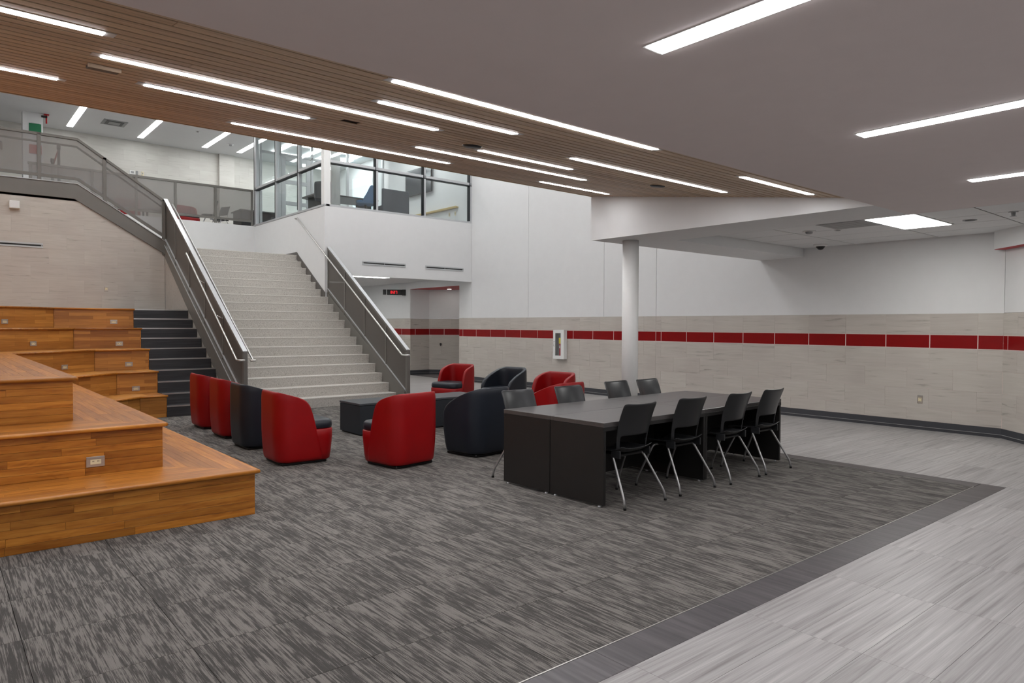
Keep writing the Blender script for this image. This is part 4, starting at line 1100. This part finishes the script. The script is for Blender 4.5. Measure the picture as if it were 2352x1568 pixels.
# clocks
SEG = {'0': 'abcdef', '2': 'abged', '7': 'abc', '8': 'abcdefg', '3': 'abgcd'}
def digits(parent, s, x, z, w_, h_, y, mat):
    for ch in s:
        if ch == ':':
            for dz in (.3, .7): box('digit', x, x+w_*.2, y-.002, y, z+h_*dz-.01, z+h_*dz+.01, mat, parent)
            x += w_*.45; continue
        t = h_*.13
        S = {'a': (x, x+w_, z+h_-t, z+h_), 'd': (x, x+w_, z, z+t), 'g': (x, x+w_, z+h_/2-t/2, z+h_/2+t/2), 'b': (x+w_-t, x+w_, z+h_/2, z+h_), 'c': (x+w_-t, x+w_, z, z+h_/2), 'f': (x, x+t, z+h_/2, z+h_), 'e': (x, x+t, z, z+h_/2)}
        for q in SEG[ch]: a_, b_, c_, d_ = S[q]; box('digit', a_, b_, y-.002, y, c_, d_, mat, parent)
        x += w_*1.35
def clock(loc, rz, lb):
    o = empty('digital_clock', loc, rz); box('housing', -.24, .24, -.05, .05, -.085, .085, M['black'], o, .008); box('bracket', .24, .36, -.04, .04, -.1, .09, M['black'], o, .006); box('side_cap', -.37, -.26, -.04, .04, -.08, .085, M['black'], o, .006)
    box('hinge', -.26, -.24, -.02, .02, -.05, .05, M['alu'], o)
    digits(o, '8:27', -.12, -.045, .05, .09, -.05, M['led'])
    return tag(o, lb, 'clock')
clock((11.575, 19.72, 2.66), math.radians(-30), 'black digital clock with red figures beside the alcove under the bridge')
ck = clock((1.0, 20.1, 5.72), math.radians(-20), 'black digital clock with red figures seen through the guard panel at the left edge')
box('hanger_rod', -.01, .01, -.01, .01, .08, ZT-5.72, M['black'], ck)
# dome camera, detectors, grille in the tiled ceiling
def at_ceiling(nm, x, y, z, parts, lb, cat):
    o = empty(nm, (x, y, z))
    for n_, prof, mt in parts: lathe(n_, prof, M[mt], o, seg=24)
    return tag(o, lb, cat)
at_ceiling('dome_camera', 11.5, 5.63, 2.985, [('base', [(.11, 0), (.11, -.02), (.09, -.035)], 'white_trim'), ('dome', [(.075, -.035), (.06, -.055), (.04, -.08), (.01, -.09)], 'black')], 'black dome security camera in the tiled ceiling by the long wall', 'camera')
at_ceiling('smoke_detector', 9.76, 4.95, 2.985, [('base', [(.09, 0), (.09, -.012)], 'white_trim'), ('sensor', [(.05, -.012), (.045, -.04), (.02, -.045)], 'vent_grey')], 'white smoke detector left of the bright panel lamp', 'detector')
at_ceiling('ceiling_speaker', 10.28, 3.08, 2.985, [('rim', [(.08, 0), (.08, -.008)], 'vent_grey'), ('cover', [(.06, -.008), (.055, -.012)], 'charcoal')], 'small round black fitting right of the bright panel lamp', 'ceiling fitting')
at_ceiling('ceiling_sensor', 9.95, 4.62, 2.985, [('rim', [(.05, 0), (.05, -.008)], 'white_trim'), ('cover', [(.035, -.008), (.03, -.014)], 'vent_grey')], 'small white round sensor behind the smoke detector', 'ceiling fitting')
at_ceiling('sprinkler', 9.92, 2.52, 2.985, [('rosette', [(.05, 0), (.05, -.01)], 'alu'), ('head', [(.025, -.01), (.02, -.05), (.035, -.055), (.035, -.06)], 'alu')], 'small sprinkler head at the right frame edge in the tiled ceiling', 'sprinkler')
at_ceiling('smoke_detector', 7.45, 22.9, ZT, [('base', [(.09, 0), (.09, -.02)], 'white_trim'), ('sensor', [(.05, -.02), (.04, -.05), (.02, -.055)], 'vent_grey')], 'round detector on the upper hall ceiling beside the glazed room', 'detector')
at_ceiling('sprinkler', 6.2, 22.0, ZT, [('rosette', [(.06, 0), (.06, -.01)], 'white_trim'), ('head', [(.03, -.01), (.03, -.03)], 'vent_grey')], 'tiny round fitting on the upper hall ceiling between two lamps', 'sprinkler')
o = empty('ceiling_grille', (9.57, 4.29, 2.985)); box('panel', -.31, .31, -.31, .31, -.003, .018, M['vent_grey'], o, .002)
for k in range(6): box('slot', -.28, .28, -.27+k*.1, -.21+k*.1, -.0045, -.003, M['vent_grey'], o)
tag(o, 'grey square grille beside the bright panel lamp', 'air vent')
o = empty('ceiling_diffuser', (4.13, 22.67, ZT)); 
for k, s_ in enumerate((.3, .22, .14)):
    m_ = M['vent_grey' if k % 2 == 0 else 'black']; box('ring', -s_, s_, -s_, s_, -.012-.006*k, -.004-.006*k, m_, o)
tag(o, 'square air diffuser on the upper hall ceiling between the lamps', 'air vent')
o = empty('strobe_alarm', (2.54, 23.0, ZT)); box('base', -.06, .06, -.06, .06, -.03, 0, M['ext_red'], o, .004); tube('stem', [(0, 0, -.03), (0, 0, -.25)], .02, M['ext_red'], o); box('head', -.12, .02, -.04, .04, -.1, -.05, M['black'], o, .006)
tag(o, 'dark red hanging alarm fitting on the upper hall ceiling at the left', 'alarm')
# small plates on the alcove and far upper wall
o = empty('door_stop', (12.86, 18.95, .98), aa+PI); box('plate', -.03, .03, -.01, 0, -.03, .03, M['black'], o, .003); box('stop', -.015, .015, -.04, -.01, -.05, -.01, M['steel_dark'], o, .004)
tag(o, 'small dark hook on the tiled alcove wall', 'hook')
for x, lb, mt in ((4.95, 'white horn box', 'white_trim'), (5.08, 'grey switch', 'vent_grey'), (5.24, 'white switch', 'ivory')):
    o = empty('wall_plate', (x, 24.5, 6.36)); s_ = .08 if x < 5 else .03; box('cover_plate', -s_, s_, -.03, 0, -.06, .06, M[mt], o, .004); box('insert', -s_*.5, s_*.5, -.034, -.03, -.03, .03, M['vent_grey'], o)
    tag(o, lb+' on the upper hall wall above the guard rail', 'wall plate')
# white pier with green and red panels, seen over and through the guard
pr = struct(box('trim_pier', 2.0, 2.46, 23.0, 23.3, ZU, ZT, M['white'], None, .003))
for z, m_, nm in ((6.93, 'green', 'green'), (6.35, 'red_paint', 'red')):
    o = empty('sign_panel', (2.28, 23.0, z)); box('panel', -.14, .14, -.02, 0, -.12, .12, M[m_], o, .003); box('mount', -.1, .1, -.006, .0, -.14, .14, M['alu'], o)
    tag(o, 'plain '+nm+' panel on the white pier behind the guard railing', 'sign')
# stanchions
for x, h_, lb in ((2.745, 1.0, 'taller black queue post behind the guard railing'), (2.60, .62, 'shorter black queue post behind the guard railing')):
    o = empty('queue_post', (x, 22.4, ZU)); lathe('base', [(.09, 0), (.09, .02), (.03, .03)], M['black'], o); lathe('post', [(.035, .02), (.035, h_+.9-.08)], M['black'], o); lathe('cap', [(.045, h_+.9-.1), (.045, h_+.9)], M['black'], o)
    tag(o, lb, 'queue post')
o = empty('queue_belt', (2.66, 22.4, ZU)); tube('belt', [(-.05, 0, 1.35), (.07, 0, 1.75)], .02, M['red_vinyl'], o, 6); tube('clip', [(-.06, 0, 1.33), (-.04, 0, 1.38)], .024, M['black'], o, 6)
tag(o, 'red belt slung between the two black queue posts', 'belt')
# upstairs furniture behind the rear guard
r1 = copy_tree(slR); r1.location = (6.2, 23.3, ZU); r1.rotation_euler = (0, 0, math.radians(190)); tag(r1, 'red lounge chair on the upper floor behind the rear guard railing', 'lounge chair')
r2 = copy_tree(slR); r2.location = (4.55, 23.2, ZU); r2.rotation_euler = (0, 0, math.radians(170)); tag(r2, 'red lounge chair on the upper floor, dim behind two guard panels', 'lounge chair')
o = empty('low_table', (5.2, 22.6, ZU)); box('top', -.35, .35, -.3, .3, .42, .46, M['table_top'], o, .003)
for sx in (-.3, .3):
    for sy in (-.25, .25): box('leg', sx-.02, sx+.02, sy-.02, sy+.02, 0, .42, M['black'], o)
tag(o, 'low dark table on the upper floor behind the guard panels', 'table')
o = empty('cafe_table', (8.2, 22.9, ZU)); box('top', -.6, .6, -.45, .45, .70, .74, M['table_top'], o, .004); box('apron', -.55, .55, -.4, .4, .1, .70, M['table_body'], o, .004); box('foot', -.5, .5, -.35, .35, 0, .1, M['black'], o)
tag(o, 'dark table on the upper floor beside the glazed room corner', 'table')
for x, y, a, lb in ((6.75, 22.75, 75, 'left dark chair at the upper floor table behind the guard'), (7.25, 23.35, 110, 'right dark chair at the upper floor table behind the guard')):
    q = copy_tree(sc0); q.location = (x, y, ZU); q.rotation_euler = (0, 0, math.radians(a)); tag(q, lb, 'chair')
# meeting room furniture
def swivel(name, x, y, deg, mt, lb):
    c = empty(name, (x, y, ZU), math.radians(deg))
    loft('seat', .25, -.24, .25, .1, .1, [(.42, .03), (.44, .0), (.5, .0), (.52, .04)], M[mt], c)
    back_shell('backrest', .27, -.28, .16, [(.46, .1, .05, .01), (.55, .06, .06, 0), (.65, .0, .06, 0), (.75, -.06, .06, 0), (.85, -.1, .055, 0), (.9, -.13, .04, .008), (.93, -.16, .02, .02)], M[mt], c)
    lathe('stem', [(.03, .06), (.03, .42)], M['black'], c, seg=12)
    for k in range(5):
        t = 2*PI*k/5; tube('foot', [(0, 0, .08), (.26*math.cos(t), .26*math.sin(t), .03)], .015, M['black'], c, 8)
    tag(c, lb, 'chair'); return c
swivel('swivel_chair', 9.35, 17.5, 60, 'blue', 'blue upholstered chair left of a mullion in the glazed room')
swivel('swivel_chair', 8.3, 17.75, -60, 'dark_fabric', 'dark chair beside the round column in the glazed room')
o = empty('settee', (10.18, 17.3, ZU)); box('back', -.43, .43, -.06, .02, .12, .90, M['dark_fabric'], o, .015); box('seat', -.4, .4, .02, .5, .3, .45, M['dark_fabric'], o, .02); box('foot', -.38, .38, .0, .45, 0, .12, M['black'], o, .005)
tag(o, 'charcoal high backed settee behind the middle pane of the glazed room', 'settee')
o = empty('meeting_table', (9.2, 18.75, ZU)); box('top', -.95, .95, -.55, .55, .70, .74, M['table_top'], o, .005); box('leg', -.8, -.7, -.4, .4, 0, .7, M['black'], o); box('leg', .7, .8, -.4, .4, 0, .7, M['black'], o)
tag(o, 'dark meeting table inside the glazed upstairs room', 'table')
